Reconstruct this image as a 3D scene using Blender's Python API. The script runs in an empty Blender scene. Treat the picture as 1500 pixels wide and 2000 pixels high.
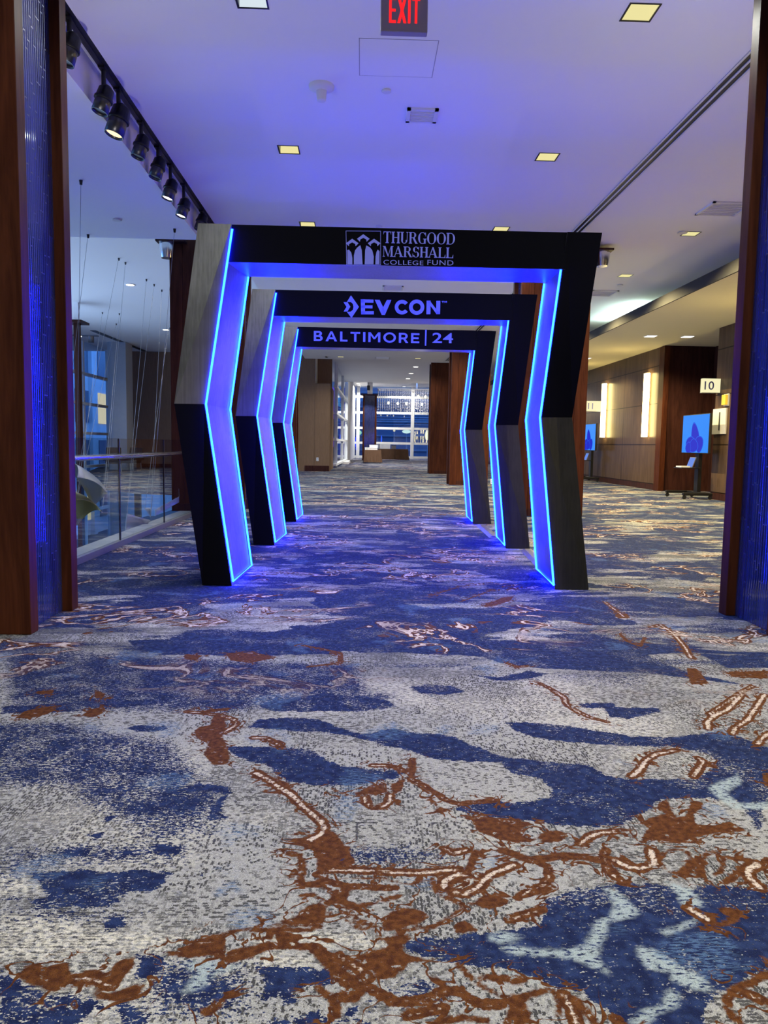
import bpy, bmesh, math, random
import numpy as np
from mathutils import Vector, Matrix

C = bpy.context.scene.collection
rnd = random.Random(7)

# ------------------------------------------------------------------ camera
CAM_H, FPX = 1.1, 1450.0
def _cam_axes(vx=708.0, vy=868.0, roll=.0135):
    d = np.array([vx-750, vy-1000, FPX]); d /= np.linalg.norm(d)
    up = np.array([math.sin(roll), -math.cos(roll), 0.]); up -= d*up.dot(d); up /= np.linalg.norm(up)
    return np.stack([np.cross(d, up), d, up], 1)
RC = _cam_axes()
cam = bpy.data.objects.new('camera', bpy.data.cameras.new('camera')); C.objects.link(cam)
cam.data.sensor_fit = 'VERTICAL'; cam.data.sensor_height = 24.0; cam.data.lens = FPX/2000*24
cam.data.clip_end = 400; cam.data.clip_start = .05
M = Matrix.Identity(4)
for i in range(3):
    M[i][0] = RC[0][i]; M[i][1] = -RC[1][i]; M[i][2] = -RC[2][i]
M[0][3], M[1][3], M[2][3] = 0, 0, CAM_H
cam.matrix_world = M
bpy.context.scene.camera = cam

# ------------------------------------------------------------------ world, exposure
sc = bpy.context.scene
sc.view_settings.view_transform = 'Standard'; sc.view_settings.look = 'None'
sc.view_settings.exposure = 0.0; sc.view_settings.gamma = 1.0; sc.view_settings.use_curve_mapping = False
try:
    sc.cycles.use_denoising = True; sc.cycles.max_bounces = 8; sc.cycles.diffuse_bounces = 6
    sc.cycles.glossy_bounces = 3; sc.cycles.transparent_max_bounces = 16; sc.cycles.transmission_bounces = 4
    sc.cycles.caustics_reflective = False; sc.cycles.caustics_refractive = False
    sc.cycles.sample_clamp_indirect = 6.0; sc.cycles.use_adaptive_sampling = True
except Exception: pass
W = bpy.data.worlds.new('dusk'); sc.world = W; W.use_nodes = True
W.node_tree.nodes['Background'].inputs[0].default_value = (.10, .30, .85, 1)
W.node_tree.nodes['Background'].inputs[1].default_value = 3.0
LAMP_W = 29.0          # one ceiling downlight
LED_S = 165.0           # LED strip radiance
Z0 = 4.3               # main ceiling

def area(name, loc, look, sx, sy, e, col):
    L = bpy.data.lights.new(name, 'AREA'); L.shape = 'RECTANGLE'; L.size = sx; L.size_y = sy; L.energy = e; L.color = col
    o = bpy.data.objects.new(name, L); C.objects.link(o); o.location = loc
    o.rotation_euler = Vector(look).to_track_quat('-Z', 'Y').to_euler(); return o
area('added_atrium_fill', (-10.2, 17.5, 0.2), (1, 0, .0), 11, 8, 750, (.45, .66, 1.0))      # unseen area light added inside the atrium curtain wall to brighten the ceilings

# ------------------------------------------------------------------ points from the photo's geometry
def _ray(px, py):
    return RC.T @ np.array([px-750, py-1000, FPX])
def on_floor(px, py, z=0.0):
    r = _ray(px, py); t = (z-CAM_H)/r[2]; return (t*r[0], t*r[1], z)
def at(px, py, y):
    r = _ray(px, py); t = y/r[1]; return (t*r[0], y, CAM_H+t*r[2])
def on_x(px, py, x):
    r = _ray(px, py); t = x/r[0]; return (x, t*r[1], CAM_H+t*r[2])

# ------------------------------------------------------------------ helpers
def tag(o, label=None, cat=None, group=None, kind=None):
    if label: o['label'] = label
    if cat: o['category'] = cat
    if group: o['group'] = group
    if kind: o['kind'] = kind
    return o
def thing(name, label, cat, loc=(0, 0, 0), rotz=0.0, group=None):
    o = bpy.data.objects.new(name, None); C.objects.link(o)
    o.location = loc; o.rotation_euler = (0, 0, rotz); o.empty_display_size = .1
    return tag(o, label, cat, group)
class MB:
    def __init__(s): s.v = []; s.f = []; s.sm = []
    def add(s, vs, fs, smooth=False):
        b = len(s.v); s.v += [tuple(map(float, v)) for v in vs]
        for f in fs: s.f.append([b+i for i in f]); s.sm.append(smooth)
        return s
    def box(s, x0, x1, y0, y1, z0, z1):
        vs = [(x, y, z) for z in (z0, z1) for y in (y0, y1) for x in (x0, x1)]
        return s.add(vs, [(0, 2, 3, 1), (4, 5, 7, 6), (0, 1, 5, 4), (2, 6, 7, 3), (0, 4, 6, 2), (1, 3, 7, 5)])
    def hexa(s, a, b):       # two quads a[4], b[4]
        return s.add(list(a)+list(b), [(3, 2, 1, 0), (4, 5, 6, 7), (0, 1, 5, 4), (1, 2, 6, 5), (2, 3, 7, 6), (3, 0, 4, 7)])
    def quad(s, a, b, c, d): return s.add([a, b, c, d], [(0, 1, 2, 3)])
    def prism(s, pts, y0, y1):   # polygon in x,z extruded along y
        n = len(pts)
        vs = [(x, y0, z) for x, z in pts]+[(x, y1, z) for x, z in pts]
        return s.add(vs, [tuple(range(n)), tuple(range(2*n-1, n-1, -1))]+[((i+1) % n, i, n+i, n+(i+1) % n) for i in range(n)])
    def tube(s, path, r, n=8, cap=True):
        P = [Vector(p) for p in path]; vs = []; fs = []
        rr = r if isinstance(r, (list, tuple)) else [r]*len(P)
        ref = None
        for k, p in enumerate(P):
            d = (P[min(k+1, len(P)-1)]-P[max(k-1, 0)]).normalized()
            if ref is None: ref = d.cross(Vector((0, 0, 1)) if abs(d.z) < .9 else Vector((1, 0, 0))).normalized()
            ref = (ref-d*ref.dot(d)).normalized(); b = d.cross(ref)
            for i in range(n):
                a = 2*math.pi*i/n; vs.append(p+(ref*math.cos(a)+b*math.sin(a))*rr[k])
        for k in range(len(P)-1):
            for i in range(n):
                j = (i+1) % n; fs.append((k*n+i, k*n+j, (k+1)*n+j, (k+1)*n+i))
        s.add(vs, fs, True)
        if cap:
            s.add([vs[i] for i in range(n)], [tuple(range(n-1, -1, -1))])
            s.add([vs[-n+i] for i in range(n)], [tuple(range(n))])
        return s
    def lathe(s, prof, c=(0, 0, 0), n=24, axis=(0, 0, 1)):   # prof: (r, h) along axis
        A = Vector(axis).normalized(); U = A.cross(Vector((0, 0, 1)) if abs(A.z) < .9 else Vector((1, 0, 0))).normalized(); V = A.cross(U)
        vs = []; fs = []; c = Vector(c)
        for r, h in prof:
            for i in range(n):
                a = 2*math.pi*i/n; vs.append(c+A*h+(U*math.cos(a)+V*math.sin(a))*max(r, 1e-4))
        for k in range(len(prof)-1):
            for i in range(n):
                j = (i+1) % n; fs.append((k*n+i, k*n+j, (k+1)*n+j, (k+1)*n+i))
        s.add(vs, fs, True)
        s.add(vs[:n], [tuple(range(n-1, -1, -1))]); s.add(vs[-n:], [tuple(range(n))])
        return s
    def build(s, name, mat, parent=None, bevel=0.0, kind=None, mats=None, fi=None):
        me = bpy.data.meshes.new(name); me.from_pydata(s.v, [], s.f); me.update()
        if fi is None: me.materials.append(mat)
        else:
            for m in mats: me.materials.append(m)
            for p, i in zip(me.polygons, fi): p.material_index = i
        for p, k in zip(me.polygons, s.sm): p.use_smooth = k
        o = bpy.data.objects.new(name, me); C.objects.link(o)
        if parent: o.parent = parent
        if bevel:
            bm = o.modifiers.new('bevel', 'BEVEL'); bm.width = bevel; bm.segments = 2; bm.limit_method = 'ANGLE'
        if kind: o['kind'] = kind
        return o
def struct(name, mb, mat, label=None, bevel=0):
    return tag(mb.build(name, mat, None, bevel), label, None, None, 'structure')

# ------------------------------------------------------------------ materials
class NT:
    def __init__(s, name):
        s.m = bpy.data.materials.new(name); s.m.use_nodes = True; s.t = s.m.node_tree; s.n = s.t.nodes; s.l = s.t.links
        s.b = s.n['Principled BSDF']; s.out = s.n['Material Output']
        s.co = s.n.new('ShaderNodeTexCoord').outputs['Object']
    def put(s, sock, v):
        if hasattr(v, 'is_output'): s.l.new(v, sock)
        else:
            try: sock.default_value = v
            except Exception: sock.default_value = (v[0], v[1], v[2], 1) if len(v) == 3 else v
    def math(s, op, a, b=0.0, c=0.0, clamp=False):
        n = s.n.new('ShaderNodeMath'); n.operation = op; n.use_clamp = clamp
        for i, v in enumerate((a, b, c)): s.put(n.inputs[i], v)
        return n.outputs[0]
    def vmath(s, op, a, b=(0, 0, 0)):
        n = s.n.new('ShaderNodeVectorMath'); n.operation = op; s.put(n.inputs[0], a); s.put(n.inputs[1], b); return n.outputs[0]
    def scale(s, v, xyz): return s.vmath('MULTIPLY', v, xyz)
    def noise(s, v, sc=1.0, det=2.0, rough=.5, dist=0.0, out=0):
        n = s.n.new('ShaderNodeTexNoise'); s.put(n.inputs['Vector'], v); n.inputs['Scale'].default_value = sc
        n.inputs['Detail'].default_value = det; n.inputs['Roughness'].default_value = rough; n.inputs['Distortion'].default_value = dist
        return n.outputs[out]
    def white(s, v, out=0):
        n = s.n.new('ShaderNodeTexWhiteNoise'); n.noise_dimensions = '3D'; s.put(n.inputs['Vector'], v); return n.outputs[out]
    def attr(s, name):
        n = s.n.new('ShaderNodeAttribute'); n.attribute_name = name; return n.outputs['Fac']
    def sep(s, v):
        n = s.n.new('ShaderNodeSeparateXYZ'); s.put(n.inputs[0], v); return n.outputs
    def comb(s, x, y, z=0.0):
        n = s.n.new('ShaderNodeCombineXYZ')
        for i, v in enumerate((x, y, z)): s.put(n.inputs[i], v)
        return n.outputs[0]
    def mix(s, f, a, b):
        n = s.n.new('ShaderNodeMix'); n.data_type = 'RGBA'; s.put(n.inputs[0], f); s.put(n.inputs[6], a); s.put(n.inputs[7], b); return n.outputs[2]
    def ss(s, v, lo, hi, a=0.0, b=1.0):
        n = s.n.new('ShaderNodeMapRange'); n.interpolation_type = 'SMOOTHSTEP'
        for i, x in enumerate((v, lo, hi, a, b)): s.put(n.inputs[i], x)
        return n.outputs[0]
    def bump(s, h, strength=.3, dist=.01):
        n = s.n.new('ShaderNodeBump'); n.inputs['Strength'].default_value = strength; n.inputs['Distance'].default_value = dist
        s.put(n.inputs['Height'], h); s.l.new(n.outputs[0], s.b.inputs['Normal'])
    def set(s, **k):
        names = dict(color='Base Color', rough='Roughness', metal='Metallic', spec='Specular IOR Level', em='Emission Color', es='Emission Strength', normal='Normal', aniso='Anisotropic', coat='Coat Weight')
        for a, v in k.items(): s.put(s.b.inputs[names[a]], v)
        return s
def plain(name, col, rough=.5, metal=0.0, var=.08, nscale=6.0, es=0.0, em=None, spec=.5):
    t = NT(name); f = t.noise(t.co, nscale, 3)
    lo = tuple(c*(1-var) for c in col); hi = tuple(min(1, c*(1+var)) for c in col)
    t.set(color=t.mix(f, lo, hi), rough=rough, metal=metal, spec=spec)
    if es: t.set(em=em or col, es=es)
    return t.m
def glow(name, col, s):
    t = NT(name); t.set(color=(0.01, 0.01, 0.01), em=col, es=s, rough=.7, spec=.05); return t.m
def wood(name, a, b, rough=.32, sc=1.0, seams=None):
    t = NT(name)
    n1 = t.noise(t.scale(t.co, (9*sc, 9*sc, .9*sc)), 1.0, 5, .6, 1.2)
    n2 = t.noise(t.scale(t.co, (70*sc, 70*sc, 5*sc)), 1.0, 2)
    f = t.math('ADD', t.math('MULTIPLY', n1, .75), t.math('MULTIPLY', n2, .25))
    col = t.mix(t.ss(f, .32, .68), a, b)
    if seams:
        x, y, z = t.sep(t.co)
        u = y if seams[0] == 'y' else x
        lines = None
        for sp, val in seams[1]:
            w = z if sp == 'z' else u
            d = t.math('LESS_THAN', t.math('ABSOLUTE', t.math('SUBTRACT', w, val)), .012)
            lines = d if lines is None else t.math('MAXIMUM', lines, d)
        col = t.mix(lines, col, (a[0]*.15, a[1]*.15, a[2]*.15))
    t.set(color=col, rough=rough, spec=.08)
    return t.m
def glass(name, tint=(1, 1, 1), rough=0.0, boost=1.0):
    t = NT(name); n = t.n; tr = n.new('ShaderNodeBsdfTransparent'); gl = n.new('ShaderNodeBsdfGlossy'); mx = n.new('ShaderNodeMixShader')
    fr = n.new('ShaderNodeFresnel'); bf = n.new('ShaderNodeNewGeometry').outputs['Backfacing']
    t.l.new(t.math('MULTIPLY_ADD', bf, 1/1.5-1.5, 1.5), fr.inputs[0])
    tr.inputs[0].default_value = (*tint, 1); gl.inputs['Roughness'].default_value = rough
    t.l.new(t.math('MULTIPLY', fr.outputs[0], boost, clamp=True), mx.inputs[0])
    t.l.new(tr.outputs[0], mx.inputs[1]); t.l.new(gl.outputs[0], mx.inputs[2])
    t.l.new(mx.outputs[0], t.out.inputs[0]); return t.m
def tile(name):
    # slim upright glass strips, every strip tilted a little differently
    t = NT(name); x, y, z = t.sep(t.co); u = t.math('ADD', x, y)
    iu = t.math('FLOOR', t.math('DIVIDE', u, .026))
    off = t.white(t.comb(iu, 3.0, 1.0))
    vv = t.math('ADD', t.math('DIVIDE', z, .36), t.math('MULTIPLY', off, 3.0))
    iv = t.math('FLOOR', vv)
    r = t.white(t.comb(iu, iv, 2.0), 1)
    fu = t.math('FRACT', t.math('DIVIDE', u, .026)); fv = t.math('FRACT', vv)
    g = t.math('MAXIMUM', t.math('LESS_THAN', fu, .12), t.math('LESS_THAN', fv, .02))
    geo = t.n.new('ShaderNodeNewGeometry').outputs['Normal']
    d = t.scale(t.vmath('SUBTRACT', r, (.5, .5, .5)), (.014, .014, .005))
    # each strip is slightly pillowed across its width
    pil = t.math('MULTIPLY', t.math('SUBTRACT', fu, .56), .24)
    gx, gy, gz = t.sep(geo)
    nrm = t.vmath('NORMALIZE', t.vmath('ADD', t.vmath('ADD', geo, d), t.comb(t.math('MULTIPLY', pil, gy), t.math('MULTIPLY', pil, gx), 0.0)))
    rc = t.white(t.comb(iu, iv, 5.0))
    col = t.mix(rc, (.008, .014, .075), (.018, .03, .15))
    t.set(color=t.mix(g, col, (.01, .012, .03)), rough=t.math('MULTIPLY_ADD', g, .4, .05), spec=1.0, normal=nrm)
    return t.m
def brushed(name, col, rough=.4, metal=.9, smudge=.3):
    t = NT(name)
    s1 = t.noise(t.scale(t.co, (60, 60, 1.2)), 1.0, 3); s2 = t.noise(t.co, 3.2, 4, .6)
    f = t.math('ADD', t.math('MULTIPLY', s1, .5), t.math('MULTIPLY', s2, .5))
    t.set(color=t.mix(t.ss(f, .3, .7), tuple(c*(1-smudge) for c in col), tuple(c*(1+smudge*.5) for c in col)),
          rough=t.math('MULTIPLY_ADD', s2, .2, rough-.1), metal=metal)
    return t.m
MT = {}
MT['red_wood'] = wood('red_cherry_wood', (.040, .011, .005), (.088, .026, .011), .45)
MT['dark_wood'] = wood('dark_walnut', (.028, .011, .009), (.06, .022, .016), .35)
MT['panel_wood'] = wood('brown_panel_wood', (.07, .042, .026), (.12, .075, .045), .3, .7,
    ('y', [('z', .16), ('z', 1.22), ('z', 2.32), ('z', 3.32), ('y', 22.4), ('y', 26), ('y', 14.2), ('y', 30)]))
MT['tile'] = tile('blue_glass_strips')
MT['ceiling'] = plain('ceiling_paint', (.88, .88, .89), .9, 0, .015, 1.0)
MT['white'] = plain('white_paint', (.75, .75, .74), .6, 0, .03)
MT['cream'] = plain('cream_plaster', (.62, .6, .56), .8, 0, .05)
MT['black'] = plain('black_plastic', (.012, .012, .013), .4)
MT['black_metal'] = plain('black_metal', (.02, .02, .022), .35, .5)
MT['laminate'] = plain('black_laminate', (.004, .004, .007), .5, 0, .1, 3, spec=.03)
MT['lit_panel'] = brushed('brushed_lit_panel', (.18, .184, .174), .45, .85)  # upper left leg fronts: reflected light painted as a paler metal
MT['sheen_panel'] = brushed('dark_sheen_panel', (.03, .03, .03), .5, .7)  # lower right leg fronts: grey sheen painted in place of the black
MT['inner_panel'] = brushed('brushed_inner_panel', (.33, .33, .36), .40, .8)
MT['chrome'] = plain('polished_steel', (.75, .75, .76), .18, 1, .03)
MT['grey_metal'] = plain('grey_metal', (.25, .25, .26), .4, .7)
MT['snoot'] = plain('gunmetal', (.09, .09, .095), .3, .8)
MT['led'] = glow('blue_led_strip', (.0009, .0068, 1.0), LED_S)
MT['vinyl'] = plain('periwinkle_vinyl_glow', (.12, .15, .85), .6, 0, .03, es=.16, em=(.12, .16, .9))  # unlit letters given a faint glow, light put into the vinyl
MT['vinyl_pale'] = plain('lavender_vinyl_glow', (.22, .25, .85), .6, 0, .03, es=.12, em=(.25, .28, .9))  # paler letters with the same added glow
MT['lamp'] = glow('warm_lamp_diffuser', (1.0, .9, .42), .85)
MT['lamp_cool'] = glow('cool_lamp_diffuser', (.80, .92, 1.0), .85)
MT['lamp_hot'] = glow('lit_lamp_glass', (1.0, .95, .8), 5)
MT['exit_red'] = glow('red_exit_letters', (1.0, .015, .02), 1.3)
MT['exit_case'] = plain('exit_sign_case', (.30, .26, .26), .5)
MT['glass'] = glass('clear_glass', (.93, .96, .95))
MT['window_glass'] = glass('window_glass', (.85, .93, 1.0))
MT['brown_wall'] = wood('brown_fabric_wall', (.19, .115, .07), (.23, .14, .085), .7, 3)
MT['cloth'] = plain('brown_tablecloth', (.10, .05, .025), .85, 0, .15, 4)
MT['mullion'] = plain('white_window_metal', (.8, .83, .84), .4, .2)
MT['sail_white'] = plain('pale_metal_sheet', (.62, .63, .66), .35, .35, .12, 3)
MT['sail_gold'] = plain('gold_metal_sheet', (.62, .47, .16), .4, .3, .15, 3)
MT['dim_pane'] = plain('dim_window_pane', (.12, .15, .2), .3)
MT['stone'] = plain('pale_facade_stone', (.62, .65, .68), .9, 0, .25, .8)

# ------------------------------------------------------------------ carpet
# pattern traced on the floor plane: signed distance fields kept per vertex
def FP(o, pts):
    ox, oy, s = o; return np.array([on_floor(ox+x/s, oy+y/s)[:2] for x, y in pts])
def P(t): 
    a = [float(v) for v in t.replace(';', ' ').replace(',', ' ').split()]; return list(zip(a[::2], a[1::2]))
c1 = (0, 1650, 3); c2 = (500, 1650, 3); c3 = (1000, 1650, 3); c4 = (0, 1350, 3); c5 = (500, 1350, 3); c6 = (1000, 1350, 3); c7 = (0, 1130, 2); c8 = (750, 1130, 2)
NAVY = [
 (c5, '-60,215 0,170 100,155 230,152 340,165 430,185 500,215 560,235 640,250 700,240 760,215 850,225 950,245 1080,250 1160,265 1250,305 1350,345 1450,385 1560,400 1520,430 1400,415 1250,415 1150,410 1000,385 880,345 780,325 700,300 620,285 540,260 440,250 350,240 230,235 130,225 60,220'),
 (c5, '-180,320 0,325 180,330 300,335 380,370 440,410 500,435 600,445 700,455 800,460 880,480 850,505 750,525 650,545 500,555 400,560 300,550 200,535 150,510 90,470 50,430 -60,410 -160,360'),
 (c6, '-40,180 80,180 200,190 350,205 500,230 600,245 700,260 850,268 1000,262 1100,250 1150,235 1240,235 1330,265 1400,290 1470,320 1560,345 1600,640 1450,690 1500,760 1440,830 1380,720 1310,640 1200,640 1150,620 1050,630 920,632 860,650 800,700 720,750 650,780 570,795 450,795 300,785 150,770 0,755 -120,740 -260,720 -370,690 -300,665 -150,640 0,650 100,640 200,620 220,570 180,520 100,495 0,490 -50,450 -60,400 50,395 200,412 400,425 480,440 540,490 650,508 850,517 1080,505 1170,450 1180,380 1080,350 950,330 700,322 500,315 350,300 220,285 120,270 60,245 0,225'),
 (c1, '120,165 250,160 330,145 420,150 500,140 600,150 700,160 780,140 860,140 920,155 1010,160 960,200 930,260 860,280 780,270 690,300 700,340 640,370 550,375 400,365 300,380 200,385 170,340 80,330 0,330 -40,320 0,310 150,305 260,300 240,240 180,200'),
 (c1, '640,400 720,400 750,470 700,500 600,510 620,450'), (c1, '1150,155 1200,155 1210,190 1160,190'), (c1, '310,20 500,0 560,20 520,70 380,80'), (c1, '890,0 1090,0 1080,60 960,70 900,40'), (c1, '700,40 780,20 790,60 730,80'),
 (c1, '-20,720 30,770 110,780 150,820 250,850 320,880 430,850 500,880 560,900 640,925 740,920 800,950 880,1000 900,1080 680,1080 680,980 560,955 500,1000 520,1080 -20,1080'),
 (c1, '790,650 930,650 970,680 960,740 880,790 780,800 800,720'),
 (c2, '0,720 150,705 280,730 380,730 460,715 460,830 400,830 300,830 200,880 260,940 180,940 130,880 20,920 40,850 40,780'),
 (c2, '60,1020 340,985 470,1020 600,1000 690,1060 60,1080'), (c2, '500,960 580,945 620,970 560,1020 500,1020'), (c2, '920,800 1000,795 1060,850 1070,910 1020,880 940,880'), (c2, '410,45 520,40 600,60 540,110 480,100'), (c2, '1240,890 1330,890 1340,920 1270,920'),
 (c3, '-630,570 -540,545 -300,530 -60,500 0,490 170,450 175,330 240,290 380,255 560,235 700,215 900,240 1000,260 1150,230 1300,240 1600,280 1600,680 1400,770 1290,840 1200,880 1150,950 1130,1080 640,1080 560,990 480,930 420,880 350,860 240,840 150,790 0,740 -100,735 -320,700 -470,670 -610,620'),
 (c8, '90,425 170,410 260,420 330,440 250,455 150,450'), (c8, '320,370 450,385 560,360 650,370 560,395 440,400'),
 (c8, '-200,240 0,240 150,235 330,250 480,240 740,245 920,250 1010,280 1060,320 1200,370 1300,390 1440,420 1350,410 1150,385 1000,370 800,360 600,350 450,330 340,290 150,290 -100,290'),
 (c8, '-300,90 0,80 200,120 500,110 760,90 740,120 560,140 300,150 -200,145'), (c8, '1220,290 1340,300 1600,290 1600,350 1340,350'), (c8, '740,485 920,485 900,505 780,505'), (c8, '850,500 1070,505 1080,520 960,550 880,540'),
 (c7, '500,240 760,235 1100,245 1200,250 1090,270 850,280 600,290 520,270'), (c7, '300,100 640,95 800,110 780,130 500,140 320,125'),
 (c7, '1040,480 1300,440 1500,470 1560,500 1420,520 1100,520 1000,505'), (c7, '0,500 300,480 600,470 640,490 300,520 0,530'), (c4, '730,210 830,195 1010,205 960,235 800,240'), (c4, '930,560 1050,570 1180,540 1270,545 1360,560 1350,600 1150,590 960,595'), (c4, '1220,690 1290,620 1330,610 1290,690 1370,750 1210,770'), (c4, '950,460 1060,470 1070,520 960,540'), (c4, '600,740 680,710 690,740 620,765'), (c4, '530,830 640,820 590,870 510,900'),
]
SPECK = [
 (c4, '-260,180 400,170 700,230 1000,270 1150,400 1250,520 1360,540 1300,700 1200,860 900,900 300,560 -260,620'), (c4, '900,560 1300,600 1300,860 800,890 700,780'), (c1, '0,0 1100,-20 1100,110 600,130 150,140 0,300'), (c1, '0,340 700,380 850,420 500,470 0,440'),
 (c1, '880,640 1450,670 1500,760 1500,1050 900,1050 800,900'), (c7, '0,260 600,300 1400,330 1500,470 900,530 0,520'), (c5, '-100,0 800,0 860,40 700,80 200,100 -100,110'), (c2, '450,0 1180,0 1180,120 700,140 520,130'), (c2, '640,820 920,800 1200,850 1000,1000 700,960'),
]
PALE = [(c1, '-40,420 250,410 600,480 900,510 1150,520 950,620 600,640 300,690 -40,670'), (c2, '0,540 450,520 760,560 700,600 300,590 0,600'), (c2, '50,630 250,640 350,700 0,720'), (c1, '0,150 120,170 240,230 240,290 0,300')]
LIGHTBLUE = [
 (c3, '540,250 600,260 680,330 740,400 680,430 560,450 550,520 510,600 500,660 570,760 480,720 400,680 250,650 0,640 -60,600 0,590 150,620 300,620 430,590 470,500 500,440 580,420 600,350'),
 (c3, '740,600 830,610 940,680 1000,720 1130,780 1170,850 1080,850 940,790 930,740 800,730 740,650'), (c3, '870,510 1020,460 1090,430 1040,480 900,530'), (c3, '700,1050 780,970 880,950 910,860 970,870 970,940 850,990 780,1060'), (c3, '900,215 1050,260 1130,360 1010,370 960,270'), (c3, '-100,510 0,520 60,540 -60,580 -140,550'), (c3, '-60,740 0,750 150,800 20,790'),
 (c6, '1150,560 1300,500 1320,480 1340,540 1250,590 1330,660 1500,650 1500,690 1300,690 1200,620'), (c1, '1080,690 1250,680 1400,710 1250,760 1180,850 1060,870 1150,760'),
]
RUST = [  # polygons
 (c4, '1250,150 1310,150 1330,200 1300,250 1320,310 1350,380 1330,430 1250,430 1190,370 1220,310 1150,270 1140,230 1180,205 1230,200'), (c4, '100,150 150,115 220,100 310,85 330,100 290,130 220,150 150,160'), (c4, '480,140 520,110 580,95 620,95 600,130 540,155'), (c4, '1170,110 1360,95 1330,115 1230,120'),
 (c5, '0,450 60,480 20,520 -30,510'), (c5, '100,500 190,540 210,590 160,590'), (c5, '430,800 520,890 500,940 300,910 250,870 400,830'), (c5, '890,390 940,390 940,460 930,500 900,500 890,450'), (c5, '880,500 860,560 850,600 800,590 790,550'), (c5, '700,540 780,580 700,610 650,600 640,640 570,600 630,580 660,560'), (c5, '960,610 1040,640 1080,680 1130,690 1160,710 1040,710 1060,680'), (c5, '1160,715 1260,730 1400,740 1560,750 1560,900 1400,860 1300,820 1270,760'),
 (c6, '140,850 200,815 290,820 330,850 290,880 200,890'), (c6, '-60,770 80,765 150,780 60,800 -40,795'), (c6, '860,655 910,640 930,690 960,740 1020,730 1050,640 1120,650 1110,690 1060,720 1080,780 1180,790 1270,760 1380,820 1200,830 1060,860 1130,890 960,890 860,870 740,895 760,870 800,800 740,770 820,740 900,720 850,680'), (c6, '1470,490 1530,480 1530,550 1470,530'), (c6, '0,830 60,850 140,870 100,890 0,860'),
 (c2, '380,-20 550,10 550,60 590,110 480,130 400,130'), (c2, '470,250 560,260 530,320 600,350 700,330 780,300 860,290 840,320 720,340 620,370 540,380 480,340 420,350 400,450 360,490 280,500 340,470 80,460 180,440 240,420 190,390 250,400 270,370 350,340 440,350'),
 (c2, '740,470 780,400 860,370 940,370 1020,420 960,455 840,490 770,510'), (c2, '580,650 700,620 780,600 780,580 700,540 690,520 760,540 850,530 900,520 910,550 860,580 860,640 960,660 1040,680 900,690 860,740 800,780 720,790 690,740 620,700'), (c2, '1330,300 1420,290 1490,330 1450,360 1380,380 1260,350'), (c2, '1160,470 1220,440 1300,500 1170,520'), (c2, '1330,750 1560,770 1560,820 1310,790'),
 (c3, '1000,370 1090,370 1130,420 1170,480 1250,480 1300,460 1350,420 1340,390 1240,360 1200,380 1280,430 1200,460 1150,400'), (c3, '0,870 60,900 120,1000 60,1080 -60,1080'),
 (c1, '100,770 160,700 260,720 340,700 400,690 410,760 440,780 380,820 350,860 280,870 240,830 150,810'), (c1, '640,730 690,680 790,660 780,720 720,790 690,850 640,800'), (c1, '540,850 650,870 780,820 860,820 800,890 680,920 560,900'), (c1, '960,630 1060,620 1130,570 1260,520 1320,540 1320,620 1500,590 1500,650 1400,680 1330,700 1250,650 1100,660 1000,650'), (c1, '1180,960 1260,920 1330,880 1320,930 1240,1000 1180,1000'), (c1, '0,680 20,690 20,720 0,720'),
 (c8, '380,108 460,75 510,68 490,88 420,110'), (c8, '1180,350 1220,350 1270,410 1200,415'), (c8, '1340,365 1500,360 1500,390 1360,385'), (c7, '880,290 1000,290 1070,310 980,330 900,320'), (c7, '720,295 790,300 770,320 720,315'), (c7, '140,440 210,435 200,455 140,450'), (c7, '370,430 410,450 400,470 370,465'), (c8, '900,140 950,135 960,155 910,155'),
]
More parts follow.
